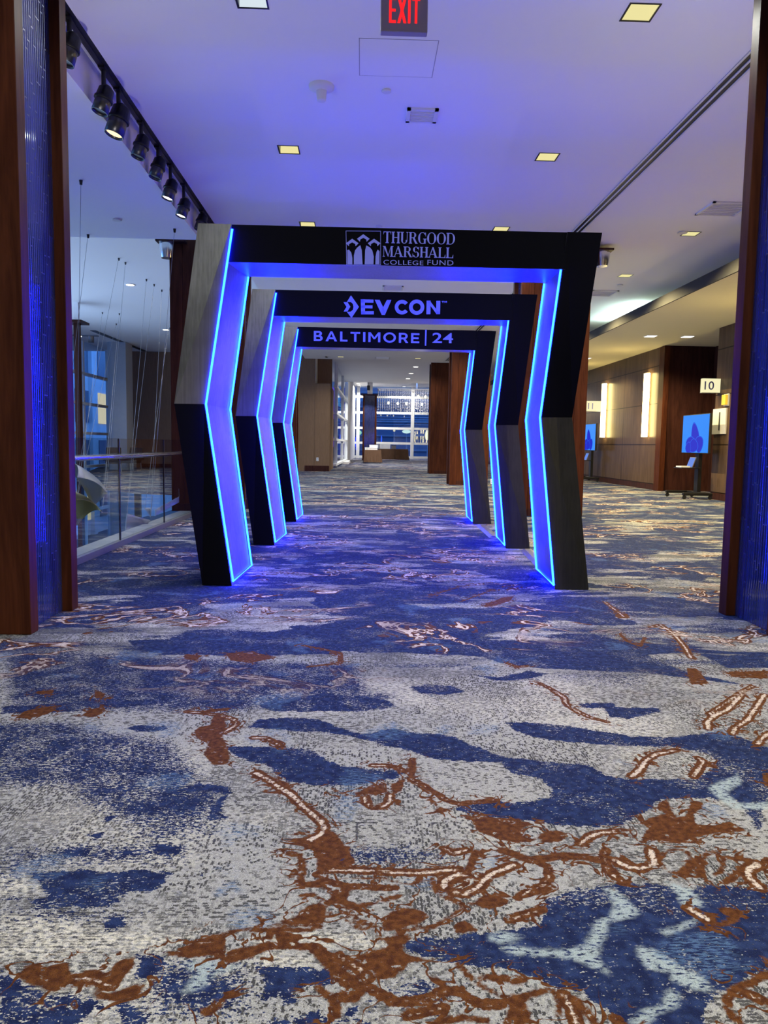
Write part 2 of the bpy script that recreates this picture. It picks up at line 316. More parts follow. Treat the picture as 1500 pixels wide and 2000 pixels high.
LINES = [  # rust line, width px(crop), cream core width
 (c4, '1100,120 1200,130 1290,140 1370,165 1385,195 1340,225 1290,250', 34, 18), (c5, '0,480 60,510 130,560 200,600 260,660 330,720 380,760 400,800 380,840 320,870', 50, 32), (c5, '-20,272 60,275 120,305 150,325', 30, 18), (c5, '680,435 750,435 820,445 870,470', 28, 15), (c5, '640,620 640,650 680,680 740,680 780,650 785,610', 36, 20), (c5, '900,510 980,550 1040,590 1100,630 1180,660 1280,650 1400,640', 26, 11), (c5, '440,570 530,610', 18, 0), (c5, '250,870 330,850 380,820', 20, 0),
 (c6, '400,895 460,850 520,830 600,820', 44, 26), (c6, '700,500 750,460 780,410 840,370 960,345', 42, 26), (c6, '1060,500 1100,450 1120,410 1090,390', 42, 22), (c6, '240,0 310,40 320,80 380,120 460,155 560,180', 34, 12), (c6, '1150,220 1145,180 1190,140 1260,110 1350,20', 40, 24), (c6, '1440,310 1470,270 1520,240', 40, 24), (c6, '1290,250 1310,210 1380,170 1480,20', 40, 22),
 (c2, '190,50 260,60 270,110 265,170 260,230 330,230 400,215 390,150 380,80 360,20', 44, 0), (c2, '415,145 600,150 800,160 950,165 1050,160 1180,140', 44, 28), (c2, '480,190 620,195 780,205 900,235 980,210 930,180 780,165 620,155', 18, 0), (c2, '400,210 520,240 650,245 760,255 820,250', 26, 8), (c2, '280,240 350,240 430,260 460,300 440,340 380,320 330,290 260,300', 26, 0), (c2, '-20,500 150,495 280,500 370,480 400,420', 28, 0), (c2, '-20,625 60,590 200,590 330,600 380,650 430,700 500,760 580,800 620,850 560,900 500,880', 60, 0), (c2, '350,600 430,670', 10, 10), (c2, '370,840 440,900 480,960 470,1000', 50, 0), (c2, '840,510 950,490 1050,480 1120,430 1200,380 1260,350', 22, 0), (c2, '430,400 520,430 600,490 640,495', 22, 0), (c2, '540,380 600,440 700,480', 30, 0), (c2, '1030,200 1040,250 1080,300 1150,320 1210,350', 28, 0), (c2, '1100,250 1110,210 1180,170 1230,180', 50, 34), (c2, '1290,40 1260,120 1230,180 1200,210', 40, 0), (c2, '1160,280 1220,290 1300,250 1340,200 1400,160 1510,120', 56, 36), (c2, '1100,20 1160,50 1230,30', 40, 20), (c2, '640,830 760,890 800,920 900,920 1000,910 1080,860 1200,860 1250,900 1340,940 1440,930', 34, 12), (c2, '1180,700 1240,760 1300,820 1400,870 1480,900', 32, 0), (c2, '890,1000 1000,980 1100,950', 28, 10), (c2, '1070,1040 1200,1015 1350,1030', 40, 0), (c2, '480,650 600,720 660,790', 34, 18), (c2, '470,760 560,830', 26, 14),
 (c3, '-60,30 0,50 100,90 200,80 300,60 420,70 500,90', 56, 0), (c3, '130,95 210,130 220,190 180,240 100,270 30,310', 46, 12), (c3, '550,30 540,80 560,150 610,190 660,220', 40, 18), (c3, '600,90 680,130 760,140 840,110 810,30', 66, 34), (c3, '865,95 900,40 960,22 1030,40 1056,95 1020,150 960,168 900,150 865,95', 20, 0), (c3, '1000,170 1050,110 1100,100 1110,180', 44, 0), (c3, '1110,110 1130,60 1190,45 1240,90 1230,150 1180,180', 20, 0), (c3, '1250,220 1310,180 1380,120 1400,90 1270,75', 36, 0), (c3, '1440,110 1380,150 1390,190 1450,250', 64, 40), (c3, '1500,760 1400,810 1300,850 1260,900 1270,970 1330,1040', 42, 0), (c3, '1380,870 1500,930', 40, 18), (c3, '0,800 80,790', 30, 0), (c3, '-20,930 100,880 200,850 260,870 280,930 270,1000', 34, 0), (c3, '300,880 350,960 380,1050', 50, 36), (c3, '360,900 430,960 480,1040', 50, 0), (c3, '600,1010 640,1060', 30, 10), (c3, '-10,440 80,410 170,380', 40, 20), (c3, '20,300 170,280 240,250', 34, 0), (c3, '1040,375 1150,440', 40, 40),
 (c1, '440,780 540,740 620,770 660,820', 34, 0), (c1, '380,830 500,820 600,840', 20, 0), (c1, '420,790 560,790 650,830', 26, 26), (c1, '1320,520 1420,495 1520,485', 22, 0), (c1, '1160,580 1250,570', 22, 22),
 (c8, '600,405 650,430 700,460 710,490 760,520 800,540', 20, 7), (c8, '920,215 950,245 1000,265 1020,230', 12, 0), (c8, '1040,190 1080,180 1130,215 1170,260 1200,310', 22, 8), (c8, '170,70 300,30 420,15', 8, 0), (c8, '300,90 420,45', 8, 0), (c8, '860,90 940,150', 16, 6), (c8, '1270,530 1400,440 1440,420', 20, 9), (c8, '480,330 520,345 560,340', 18, 6), (c7, '900,300 980,290 1070,310', 14, 5), (c7, '1180,260 1330,290 1330,330 1200,345', 10, 4),
]
DARK = [(c5, '160,770 150,870 240,870 250,770', 13, 0), (c5, '440,800 440,770 530,770 530,870', 13, 0), (c5, '590,870 590,770 700,770 700,850', 13, 0), (c5, '760,775 970,775 980,890', 13, 0), (c5, '840,870 840,790', 12, 0), (c5, '1030,860 1030,770 1120,775 1130,870', 13, 0), (c5, '1200,775 1260,780 1280,890', 13, 0), (c5, '1340,880 1340,820', 12, 0), (c5, '340,300 330,350', 10, 0), (c5, '460,310 445,380 560,385', 10, 0), (c5, '680,310 680,385 760,385 760,315', 10, 0), (c5, '850,50 850,105 960,135 960,85 890,80 890,50', 9, 0), (c5, '1130,105 1130,135 1195,135 1195,115', 9, 0), (c6, '60,780 80,860', 14, 0), (c6, '180,790 200,840', 14, 0), (c6, '370,800 400,870', 14, 0), (c6, '240,780 270,830', 14, 0)]

def carpet_mesh():
    xs = np.arange(-2.6, 3.35, .0115)
    ys = [1.18]
    while ys[-1] < 6.0: ys.append(ys[-1]*1.0066)
    ys = np.array(ys); nx, ny = len(xs), len(ys)
    X, Y = np.meshgrid(xs, ys)
    BIG = 1.0
    F = {k: np.full(X.shape, BIG) for k in ('navy', 'speck', 'lblue', 'rust', 'cream', 'dark', 'pale')}
    def window(p, m):
        i0, i1 = np.searchsorted(xs, [p[:, 0].min()-m, p[:, 0].max()+m]); j0, j1 = np.searchsorted(ys, [p[:, 1].min()-m, p[:, 1].max()+m])
        return slice(j0, j1), slice(i0, i1)
    def segdist(gx, gy, a, b):
        dx, dy = b-a; L = dx*dx+dy*dy+1e-12
        t = np.clip(((gx-a[0])*dx+(gy-a[1])*dy)/L, 0, 1)
        return np.hypot(gx-a[0]-t*dx, gy-a[1]-t*dy)
    def poly(k, o, s, m=.25):
        p = FP(o, P(s)); w = window(p, m); gx, gy = X[w], Y[w]
        if gx.size == 0: return
        d = np.full(gx.shape, BIG); ins = np.zeros(gx.shape, bool); n = len(p)
        for i in range(n):
            a, b = p[i], p[(i+1) % n]
            d = np.minimum(d, segdist(gx, gy, a, b))
            if a[1] != b[1]:
                c = ((a[1] > gy) != (b[1] > gy)) & (gx < (b[0]-a[0])*(gy-a[1])/(b[1]-a[1])+a[0]); ins ^= c
        F[k][w] = np.minimum(F[k][w], np.where(ins, -d, d))
    def line(k, o, s, wd, m=.12):
        p = FP(o, P(s)); w = window(p, m); gx, gy = X[w], Y[w]
        if gx.size == 0: return
        mid = P(s)[len(P(s))//2]
        e = FP(o, [mid, (mid[0]+wd, mid[1])]); r = np.hypot(*(e[1]-e[0]))/2
        d = np.full(gx.shape, BIG)
        for i in range(len(p)-1): d = np.minimum(d, segdist(gx, gy, p[i], p[i+1]))
        F[k][w] = np.minimum(F[k][w], d-r)
    for o, s in NAVY: poly('navy', o, s)
    for o, s in SPECK: poly('speck', o, s)
    for o, s in LIGHTBLUE: poly('lblue', o, s)
    for o, s in PALE: poly('pale', o, s)
    for o, s in RUST: poly('rust', o, s)
    for o, s, a, b in LINES:
        if a != b: line('rust', o, s, a*1.22)
        if b: line('cream', o, s, b)
    for o, s, a, b in DARK: line('dark', o, s, a)
    verts = np.stack([X.ravel(), Y.ravel(), np.zeros(X.size)], 1)
    idx = np.arange(nx*ny).reshape(ny, nx)
    q = np.stack([idx[:-1, :-1], idx[:-1, 1:], idx[1:, 1:], idx[1:, :-1]], -1).reshape(-1, 4)
    x0, x1, y0, y1 = xs[0], xs[-1], ys[0], ys[-1]
    # the rest of the floor: big faces round the finely meshed part, open over the atrium void
    outer = [[(-3.4, -8), (9.2, -8), (9.2, y0), (-3.4, y0)], [(x1, y0), (9.2, y0), (9.2, y1), (x1, y1)],
             [(-3.4, y0), (x0, y0), (x0, 4.0), (-3.4, 4.0)], [(-2.64, 4.0), (x0, 4.0), (x0, y1), (-2.64, y1)],
             [(-2.64, y1), (9.2, y1), (9.2, 61), (-2.64, 61)],
             [(-2.64, 15.2), (-2.64, 31.2), (-10.9, 31.2), (-9.5, 26), (-7.6, 20), (-5.9, 16.9), (-4.6, 15.5), (-3.6, 15.2)]]
    vs = verts.tolist(); fs = q.tolist()
    for p in outer:
        b = len(vs); vs += [(x, y, 0.0) for x, y in p]; fs.append(list(range(b, b+len(p))))
    me = bpy.data.meshes.new('floor'); me.from_pydata(vs, [], fs); me.update()
    n0 = X.size; n = len(vs)
    for k, a in F.items():
        at_ = me.attributes.new(k, 'FLOAT', 'POINT'); buf = np.full(n, BIG, np.float32); buf[:n0] = a.ravel(); at_.data.foreach_set('value', buf)
    zone = np.clip((3.9-Y)/.9, 0, 1)*np.clip((X-xs[0])/.3, 0, 1)*np.clip((xs[-1]-X)/.3, 0, 1)
    at_ = me.attributes.new('zone', 'FLOAT', 'POINT'); buf = np.zeros(n, np.float32); buf[:n0] = zone.ravel(); at_.data.foreach_set('value', buf)
    for p in me.polygons:
        if p.normal.z < 0: p.flip()
    return me
def carpet_mat():
    t = NT('patterned_carpet'); p = t.scale(t.co, (1, 1, 0)); x, y, z = t.sep(p)
    zone = t.attr('zone'); far = t.math('SUBTRACT', 1.0, zone)
    grain = t.noise(p, 190, 2, .6); g2 = t.noise(t.scale(p, (55, 130, 1)), 1.0, 3, .65); g3 = t.noise(t.scale(p, (40, 210, 1)), 1.0, 2, .6)
    w1 = t.math('SUBTRACT', t.noise(p, 16, 4, .65), .5); w2 = t.math('SUBTRACT', t.noise(p, 75, 3, .6), .5)
    wob = t.math('ADD', t.math('MULTIPLY', w1, .05), t.math('MULTIPLY', w2, .022))
    wobs = t.math('ADD', t.math('MULTIPLY', w1, .016), t.math('MULTIPLY', w2, .016))
    # weave: rows of little dashes, turned in patches
    w3 = t.vmath('SUBTRACT', t.noise(p, 170, 2, .6, 0.0, 1), (.5, .5, .5))
    pw = t.vmath('ADD', t.vmath('ADD', p, t.scale(w3, (.013, .013, 0))), t.comb(t.math('MULTIPLY', w2, .012), t.math('MULTIPLY', w1, .010), 0.0)); px_, py_, pz_ = t.sep(pw)
    def dash(a, b, la, lb, seed):
        u = t.math('DIVIDE', a, la); v = t.math('DIVIDE', b, lb)
        r = t.white(t.comb(t.math('FLOOR', u), t.math('FLOOR', t.math('ADD', v, t.math('MULTIPLY', t.math('FLOOR', u), .37))), seed))
        row = t.white(t.comb(t.math('FLOOR', u), seed, 9.0))
        fu = t.math('FRACT', u); open_ = t.math('GREATER_THAN', t.math('MULTIPLY', fu, t.math('SUBTRACT', 1.0, fu)), .10)
        return r, open_, row
    ra, oa, rowa = dash(px_, py_, .0085, .0095, 1.0); rb, ob, rowb = dash(py_, px_, .0085, .012, 4.0)
    dens = t.math('ADD', t.ss(t.noise(p, 1.7, 3), .32, .68, .16, .66), t.math('MULTIPLY', t.math('SUBTRACT', grain, .5), .6))
    da = t.math('MULTIPLY', t.math('LESS_THAN', ra, dens), oa); db = t.math('MULTIPLY', t.math('LESS_THAN', rb, t.math('MULTIPLY', dens, .8)), ob)
    ori = t.ss(t.noise(p, 2.3, 2), .46, .56)
    dk = t.math('MAXIMUM', t.math('MULTIPLY', da, t.math('SUBTRACT', 1.0, t.math('MULTIPLY', ori, .7))), t.math('MULTIPLY', db, t.math('ADD', t.math('MULTIPLY', ori, .7), .25)))
    pale = t.math('MULTIPLY', t.ss(t.noise(t.vmath('ADD', p, (3.3, 1.1, 0)), 1.3, 3), .50, .68), t.ss(g2, .45, .55))
    base = t.mix(t.ss(grain, .3, .7), (.27, .285, .295), (.43, .445, .45))
    pale = t.math('MAXIMUM', t.math('MULTIPLY', pale, .7), t.math('MULTIPLY', t.ss(t.math('ADD', t.attr('pale'), wob), -.03, .03, 1.0, 0.0), t.ss(g2, .42, .55)))
    base = t.mix(t.math('MULTIPLY', pale, .9), base, (.70, .69, .60))
    base = t.mix(t.math('MULTIPLY', dk, t.math('SUBTRACT', .92, t.math('MULTIPLY', pale, .45))), base, (.032, .033, .036))
    base = t.mix(t.math('MULTIPLY', far, t.ss(t.noise(t.scale(t.vmath('ADD', p, (2, 8, 0)), (1.6, 5.5, 1)), 1.0, 4, .65), .42, .62, 0.0, .75)), base, (.07, .075, .09))
    # navy clouds
    nf = t.noise(t.scale(p, (.75, 1.75, 1)), 1.0, 4, .58, .4)
    proc = t.math('MULTIPLY', t.math('SUBTRACT', nf, .475), -.9)
    sdn = t.math('MINIMUM', t.attr('navy'), t.math('ADD', proc, t.math('MULTIPLY', zone, .6)))
    sdn = t.math('ADD', sdn, wob)
    q = t.math('MULTIPLY', t.ss(sdn, -.012, .008, 1.0, 0.0), t.ss(t.noise(t.vmath('ADD', p, (7, 2, 0)), 5.5, 3), .34, .52, .64, .90))
    sp = t.math('MULTIPLY', t.ss(t.math('ADD', t.attr('speck'), wob), -.10, .06, 1.0, 0.0), t.ss(t.noise(p, 8, 3), .35, .65, .55, .84))
    spf = t.math('MULTIPLY', far, t.ss(t.noise(t.scale(t.vmath('ADD', p, (1, 5, 0)), (1.5, 4.2, 1)), 1.0, 4, .62), .45, .62, .0, .80))
    q = t.math('MAXIMUM', q, t.math('MAXIMUM', sp, spf))
    mixg = t.math('ADD', t.math('MULTIPLY', g2, .6), t.math('MULTIPLY', grain, .4))
    nav = t.ss(t.math('SUBTRACT', q, t.ss(mixg, .32, .68)), -.06, .06)
    navc = t.mix(t.ss(t.noise(p, 34, 3), .35, .7), (.009, .016, .062), (.021, .040, .125))
    col = t.mix(nav, base, navc)
    # light blue streaks
    lb = t.math('MULTIPLY', t.ss(t.math('ADD', t.attr('lblue'), wobs), -.01, .012, 1.0, 0.0), t.ss(g2, .38, .5))
    lbf = t.math('MULTIPLY', t.ss(t.noise(t.vmath('ADD', p, (4, 9, 0)), 3.1, 3), .60, .66), t.ss(g3, .46, .56))
    col = t.mix(t.math('MULTIPLY', lb, .9), col, t.mix(grain, (.27, .36, .42), (.45, .54, .56)))
    col = t.mix(t.math('MULTIPLY', lbf, .6), col, (.10, .19, .36))
    # dark key lines
    col = t.mix(t.math('MULTIPLY', t.ss(t.math('ADD', t.attr('dark'), t.math('MULTIPLY', w2, .01)), -.003, .003, 1.0, 0.0), .9), col, (.025, .026, .035))
    # rust veins with pale cores
    vn = t.noise(t.scale(t.vmath('ADD', p, (11, 3, 0)), (1.5, 2.0, 1)), 1.0, 4, .6, 1.0); band = t.math('ABSOLUTE', t.math('SUBTRACT', vn, .5))
    reg = t.math('MULTIPLY', far, t.ss(t.noise(t.scale(t.vmath('ADD', p, (5, 14, 0)), (.8, 1.1, 1)), 1.0, 2), .48, .56))
    rf = t.math('MULTIPLY', reg, t.math('MULTIPLY', t.math('LESS_THAN', band, .032), t.ss(g2, .36, .44))); cf = t.math('MULTIPLY', reg, t.math('LESS_THAN', band, .010))
    rs = t.math('MAXIMUM', t.ss(t.math('ADD', t.attr('rust'), wobs), -.003, .004, 1.0, 0.0), rf)
    rs = t.math('MAXIMUM', rs, t.ss(t.math('ADD', t.attr('cream'), wobs), .010, .014, 1.0, 0.0))
    fil = t.math('ABSOLUTE', t.math('SUBTRACT', t.noise(p, 9.0, 3, .55, .8), .5))
    near_r = t.ss(t.attr('rust'), .0, .06, 1.0, 0.0)
    rs = t.math('MAXIMUM', rs, t.math('MULTIPLY', t.ss(t.math('SUBTRACT', fil, t.math('MULTIPLY', near_r, .024)), -.006, .004, 1.0, 0.0), t.math('GREATER_THAN', near_r, .05)))
    rs = t.math('MULTIPLY', rs, t.ss(t.noise(p, 30, 4, .65), .62, .66, 1.0, .15))
    rs = t.math('MULTIPLY', rs, t.ss(mixg, .30, .36))
    rustc = t.mix(t.ss(t.noise(p, 60, 3), .3, .7), (.062, .020, .006), (.135, .052, .013))
    col = t.mix(rs, col, rustc)
    cr = t.math('MULTIPLY', t.math('MAXIMUM', t.ss(t.math('ADD', t.attr('cream'), wobs), -.004, .001, 1.0, 0.0), cf), t.ss(mixg, .40, .47))
    col = t.mix(cr, col, t.mix(grain, (.50, .42, .36), (.72, .66, .60)))
    col = t.mix(t.ss(t.noise(p, 420, 1), .25, .75), t.scale(col, (.72, .72, .72)), t.scale(col, (1.22, 1.22, 1.22)))
    t.set(color=col, rough=.95, spec=.12)
    t.bump(t.math('ADD', grain, t.noise(p, 420, 1)), .5, .004)
    return t.m
fl = bpy.data.objects.new('floor', carpet_mesh()); C.objects.link(fl); fl.data.materials.append(carpet_mat())
tag(fl, 'blue, grey and rust patterned hall carpet', None, None, 'structure')

# ------------------------------------------------------------------ ceilings
LAMPS = []   # (x, y, cool)
for k in range(-4, 9):
    y = 5.72+2.76*k
    for x in (-.85, 2.0, 4.84): LAMPS.append((x, y, x < 0 and k == 0))
LAMPS = [l for l in LAMPS if l[1] < 28 and not (l[0] > 4 and l[1] > 20)]
HS = .105
def ceiling(name, x0, x1, y0, y1, z, holes=(), th=.5):
    xs = sorted({x0, x1, *[h[0]-HS for h in holes], *[h[0]+HS for h in holes]}); ys = sorted({y0, y1, *[h[1]-HS for h in holes], *[h[1]+HS for h in holes]})
    mb = MB()
    for i in range(len(xs)-1):
        for j in range(len(ys)-1):
            cx, cy = (xs[i]+xs[i+1])/2, (ys[j]+ys[j+1])/2
            if any(abs(cx-h[0]) < HS and abs(cy-h[1]) < HS for h in holes): continue
            mb.quad((xs[i], ys[j], z), (xs[i], ys[j+1], z), (xs[i+1], ys[j+1], z), (xs[i+1], ys[j], z))
    mb.quad((x0, y0, z+th), (x1, y0, z+th), (x1, y1, z+th), (x0, y1, z+th))
    for a, b in (((x0, y0), (x1, y0)), ((x1, y0), (x1, y1)), ((x1, y1), (x0, y1)), ((x0, y1), (x0, y0))):
        mb.quad((*a, z), (*b, z), (*b, z+th), (*a, z+th))
    return mb
XT = -2.22            # edge of the track slot
mbc = ceiling('ceiling', XT, 9.2, -8, 28.6, Z0, LAMPS)
struct('ceiling', mbc, MT['ceiling'], 'white main hall ceiling with downlights')
struct('ceiling_end', ceiling('', -9.9, 9.2, 28.6, 45.5, 4.85), MT['ceiling'], 'second white ceiling beyond the step')
struct('ceiling_far', ceiling('', -9.9, 9.2, 45.5, 61.5, 5.7), MT['ceiling'], 'high ceiling over the far windows')
ZL = 4.04
struct('ceiling_left', ceiling('', -21, -2.46, -8, 11.25, ZL), MT['ceiling'], 'lower ceiling left of the spotlight track')
struct('ceiling_atrium', ceiling('', -21, -2.46, 11.25, 31.4, 4.75), MT['ceiling'], 'ceiling high over the atrium')
# slot between main and lower ceiling: dark channel, plaster fascia
slot = MB().box(XT-.10, XT, -8, 12, Z0+.005, Z0+.12)
struct('trim_1', slot, MT['black'], 'dark recessed channel of the spotlight track')
fas = MB().box(-2.46, -2.40, -8, 12.2, ZL-.012, Z0+.3); fas.box(-2.40, XT-.10, -8, 12, Z0+.08, Z0+.3)
struct('trim_2', fas, MT['ceiling'], 'white plaster fascia beside the spotlight track')
rail_t = MB().box(XT-.075, XT-.045, 4.2, 11.9, Z0-.005, Z0+.02)
tag(rail_t.build('lighting_track', MT['black_metal']), 'black lighting track carrying the spotlights in the ceiling slot', 'track')

# downlights
def downlight(x, y, cool):
    t = thing('downlight', 'x', 'ceiling light', (x, y, Z0), 0, 'square recessed ceiling downlights')
    m = MB(); h = HS; d = .11
    m.box(-h-.012, h+.012, -h-.012, -h, -.004, .001); m.box(-h-.012, h+.012, h, h+.012, -.004, .001); m.box(-h-.012, -h, -h, h, -.004, .001); m.box(h, h+.012, -h, h, -.004, .001)
    m.box(-h, h, -h-.002, -h, 0, d); m.box(-h, -h+.004, -h, h, 0, d)
    m.build('housing', MT['black_metal'], t)
    q = MB(); q.quad((-h, h-.004, 0), (h, h-.004, 0), (h, h-.004, d), (-h, h-.004, d)); q.quad((h-.002, -h, 0), (h-.002, h, 0), (h-.002, h, d), (h-.002, -h, d)); q.quad((-h, -h, d), (-h, h, d), (h, h, d), (h, -h, d))
    q.build('diffuser', MT['lamp_cool' if cool else 'lamp'], t)
    L = bpy.data.lights.new('lamp', 'SPOT'); L.energy = LAMP_W*4; L.spot_size = math.radians(150); L.spot_blend = .6; L.shadow_soft_size = 0.0
    L.color = (.97, 1, .90) if x < 4 else (1, .80, .36)
    if x > 4: L.energy *= 4.2
    if y > 12: L.energy *= 1.6
    lo = bpy.data.objects.new('lamp', L); C.objects.link(lo); lo.parent = t; lo.location = (0, 0, -.015)
    return t
ord_ = ['first', 'second', 'third', 'fourth', 'fifth', 'sixth', 'seventh', 'eighth', 'ninth', 'tenth', 'eleventh', 'twelfth']
for (x, y, c) in LAMPS:
    t = downlight(x, y, c); vis = y > 5
    if not vis:
        t['label'] = 'square downlight in the ceiling behind the viewer'
        continue
    k = ord_[int(round((y-5.72)/2.76))]
    if c: t['label'] = 'cool white square downlight nearest the spotlight track, in front of the exit sign'
    else: t['label'] = '%s square downlight from the front in the %s ceiling row' % (k, 'row beside the spotlight track' if x < 0 else ('row beside the linear air slot' if x < 4 else 'row in front of the wood wall'))
    t['label'] = t['label'].replace('ceiling row', 'ceiling') if c else '%s square downlight along the %s' % (k, 'row nearest the spotlight track' if x < 0 else ('row beside the linear air slot' if x < 4 else 'row nearest the wood wall'))
    if c: t['label'] = 'first square downlight, cool white, along the row nearest the spotlight track'

# linear air slot on the right of the main ceiling
XS = 3.14
t = thing('linear_air_slot', 'long two-slot linear air diffuser running along the white ceiling', 'air diffuser', (XS, 0, Z0))
m = MB()
for a in (-.075, -.008, .059): m.box(a, a+.018, 3.5, 28.4, -.012, .001)
m.build('frame', MT['white'], t)
MB().box(-.075, .077, 3.5, 28.4, -.004, .0005).build('dark_slots', MT['black'], t)

# ------------------------------------------------------------------ walls and soffits
struct('wall_back', MB().box(-21, 9.3, -8.2, -8, -.1, 5), MT['cream'])
XR = 7.88
wr = MB().box(XR, XR+.25, 19.6, 61, 0, 5.9); wr.box(XR, XR+.25, -8, 16.55, 0, 5.0)
struct('wall_right', wr, MT['panel_wood'], 'brown wood panelled wall')
struct('wall_alcove', MB().box(9.2, 9.3, 16.0, 20, 0, 5).box(8.1, 9.2, 16.3, 16.4, 0, 4.4).box(XR+.1, 9.2, 19.5, 19.6, 0, 3.8), MT['dark_wood'])
struct('trim_3', MB().box(XR-.04, XR+.1, 19.42, 19.75, 0, 3.79), MT['red_wood'], 'red wood jamb at the dark doorway')
dr = thing('door_1', 'dark brown double door set back in the alcove', None, (9.15, 18, 0)); dr['kind'] = 'structure'
for s in (-1, 1):
    d = MB().box(-.02, .03, -.85 if s < 0 else .01, -.01 if s < 0 else .85, 0.01, 2.6).build('door_leaf', MT['dark_wood'], dr)
    MB().tube([(-.06, s*.1, .9), (-.06, s*.1, 1.3)], .012).build('door_handle', MT['grey_metal'], d)
struct('baseboard_right', MB().box(XR-.015, XR, 19.76, 60, 0, .15).box(XR-.015, XR, -8, 16.5, 0, .15), MT['dark_wood'])
XF = 5.66
struct('trim_8', MB().box(XF-.03, XF, 2.0, 45, 3.80, 3.99), plain('dark_grey_fascia', (.055, .055, .058), .8, spec=.1), 'dark grey edge of the lit soffit')
struct('ceiling_soffit', MB().box(XF, XR+1.4, 2.0, 45, 3.80, 3.98), plain('warm_soffit_paint', (.80, .74, .48), .85, 0, .02), 'low yellow lit soffit in front of the wood wall')
cl = thing('cove_lamp', 'bright cool cove lamp glowing on the ceiling above the soffit', 'cove light', (6.05, 17.6, 3.98))
MB().box(-.05, .05, -1.3, 1.3, 0, .05).build('housing', MT['white'], cl)
MB().tube([(0, -1.25, .07), (0, 1.25, .07)], .02).build('lamp_tube', glow('cool_cove_tube', (.72, 1.0, .93), 55), cl)
struct('wall_left', MB().box(-3.6, -3.4, -8, 4.0, 0, 4.1), MT['cream'])
# soffit lamps
def small_light(px, py, z, name, label, hot=True):
    x, y, z = on_floor(px, py, z); t = thing(name, label, 'ceiling light', (x, y, z), 0, 'soffit downlights')
    MB().box(-.13, .13, -.13, .13, -.012, 0).build('frame', MT['white'], t); MB().box(-.11, .11, -.11, .11, -.016, -.012).build('diffuser', MT['lamp_hot'], t)
    L = bpy.data.lights.new('lamp', 'SPOT'); L.energy = 260; L.spot_size = math.radians(140); L.spot_blend = .6; L.shadow_soft_size = 0; L.color = (1, .82, .42)
    lo = bpy.data.objects.new('lamp', L); C.objects.link(lo); lo.parent = t; lo.location = (0, 0, -.03)
small_light(1271, 656, 3.8, 'downlight', 'small square downlight in the yellow soffit over the tall wall lights')
small_light(1343, 657, 3.8, 'downlight', 'small square downlight in the yellow soffit before the dark alcove')
for y in (9.0, 12.5, 22.5, 27):
    t = thing('downlight', 'small square downlight in the yellow soffit, hidden behind the pillars', 'ceiling light', (6.7, y, 3.8), 0, 'soffit downlights')
    MB().box(-.13, .13, -.13, .13, -.012, 0).build('frame', MT['white'], t); MB().box(-.11, .11, -.11, .11, -.016, -.012).build('diffuser', MT['lamp_hot'], t)
    L = bpy.data.lights.new('lamp', 'SPOT'); L.energy = 260; L.spot_size = math.radians(140); L.spot_blend = .6; L.shadow_soft_size = 0; L.color = (1, .82, .42)
    lo = bpy.data.objects.new('lamp', L); C.objects.link(lo); lo.parent = t; lo.location = (0, 0, -.03)

# ------------------------------------------------------------------ pillars
def pillar(label, xf, y0, side, w=1.09, dl=.82, zt=Z0):
    # xf: x of the face towards the hall, side -1 left / +1 right
    t = thing('pillar', label, 'pillar', (xf, y0, 0), 0, 'wood pillars along the hall'); t['kind'] = 'structure'
    s = side; r = .075
    def bx(mb, a, b, y, yy, z, zz): return mb.box(min(s*a, s*b), max(s*a, s*b), y, yy, z, zz)
    core = MB(); bx(core, r, w-r, .02, dl-.02, .001, zt); core.build('wood_cladding', MT['red_wood'], t)
    for (a, b) in ((0, .0), (1, .0)):
        pass
    f = MB(); bx(f, .20, w-.2, 0, .02, .001, zt); f.build('front_board', MT['red_wood'], t)
    f = MB(); bx(f, .20, w-.2, dl-.02, dl, .001, zt); f.build('rear_board', MT['red_wood'], t)
    for a in (0, w-.196):
        for y in (0, dl-.10):
            p = MB(); bx(p, a, a+.196, y, y+.10, .001, zt); p.build('corner_post', MT['red_wood'], t, .004)
    for a in (r-.012, w-r):
        p = MB(); bx(p, a, a+.012, .10, dl-.10, .001, zt-.001); p.build('glass_tile_panel', MT['tile'], t)
    b = MB(); bx(b, .196, w-.196, -.012, 0, .001, .12); b.build('plinth', MT['dark_wood'], t)
    return t
pl = on_floor(45, 1240); pl2 = on_floor(153, 1187)
XL_ = pl2[0]; YL_ = pl[1]
pr2 = on_floor(1403, 1196); XR_ = pr2[0]
DL = max(.7, pl2[1]-pl[1])
pillar('wood and blue glass pillar at the left beside the glass railing', XL_, YL_, -1, 1.15, DL)
pillar('wood and blue glass pillar in front of the wall screen', XR_, pr2[1]-DL, 1, 1.15, DL)
for (x, y, s, lab) in ((XL_-.5, pl2[1]+.02, 1, 'left'), (XR_+.5, pr2[1]+.02, -1, 'right')):
    t = thing('added_uplight', 'unseen uplight added behind the near %s pillar to brighten the ceiling' % lab, 'uplight', (x, y, 1.95))  # out-of-view uplights added to lift the ceiling brightness
    MB().box(-.05, .05, -.02, .02, -.08, .04).build('bracket', MT['black_metal'], t); MB().lathe([(.06, -.1), (.07, .06), (.06, .06)], (0, .09, 0), 18).build('can', MT['black_metal'], t)
    L = bpy.data.lights.new('lamp', 'SPOT'); L.energy = 55; L.spot_size = math.radians(125); L.spot_blend = 1.0; L.shadow_soft_size = 0; L.color = (1, .95, .92)
    lo = bpy.data.objects.new('lamp', L); C.objects.link(lo); lo.parent = t; lo.location = (0, .09, .09); lo.rotation_euler = Vector((.62*s, .75, 1)).to_track_quat('-Z', 'Y').to_euler()
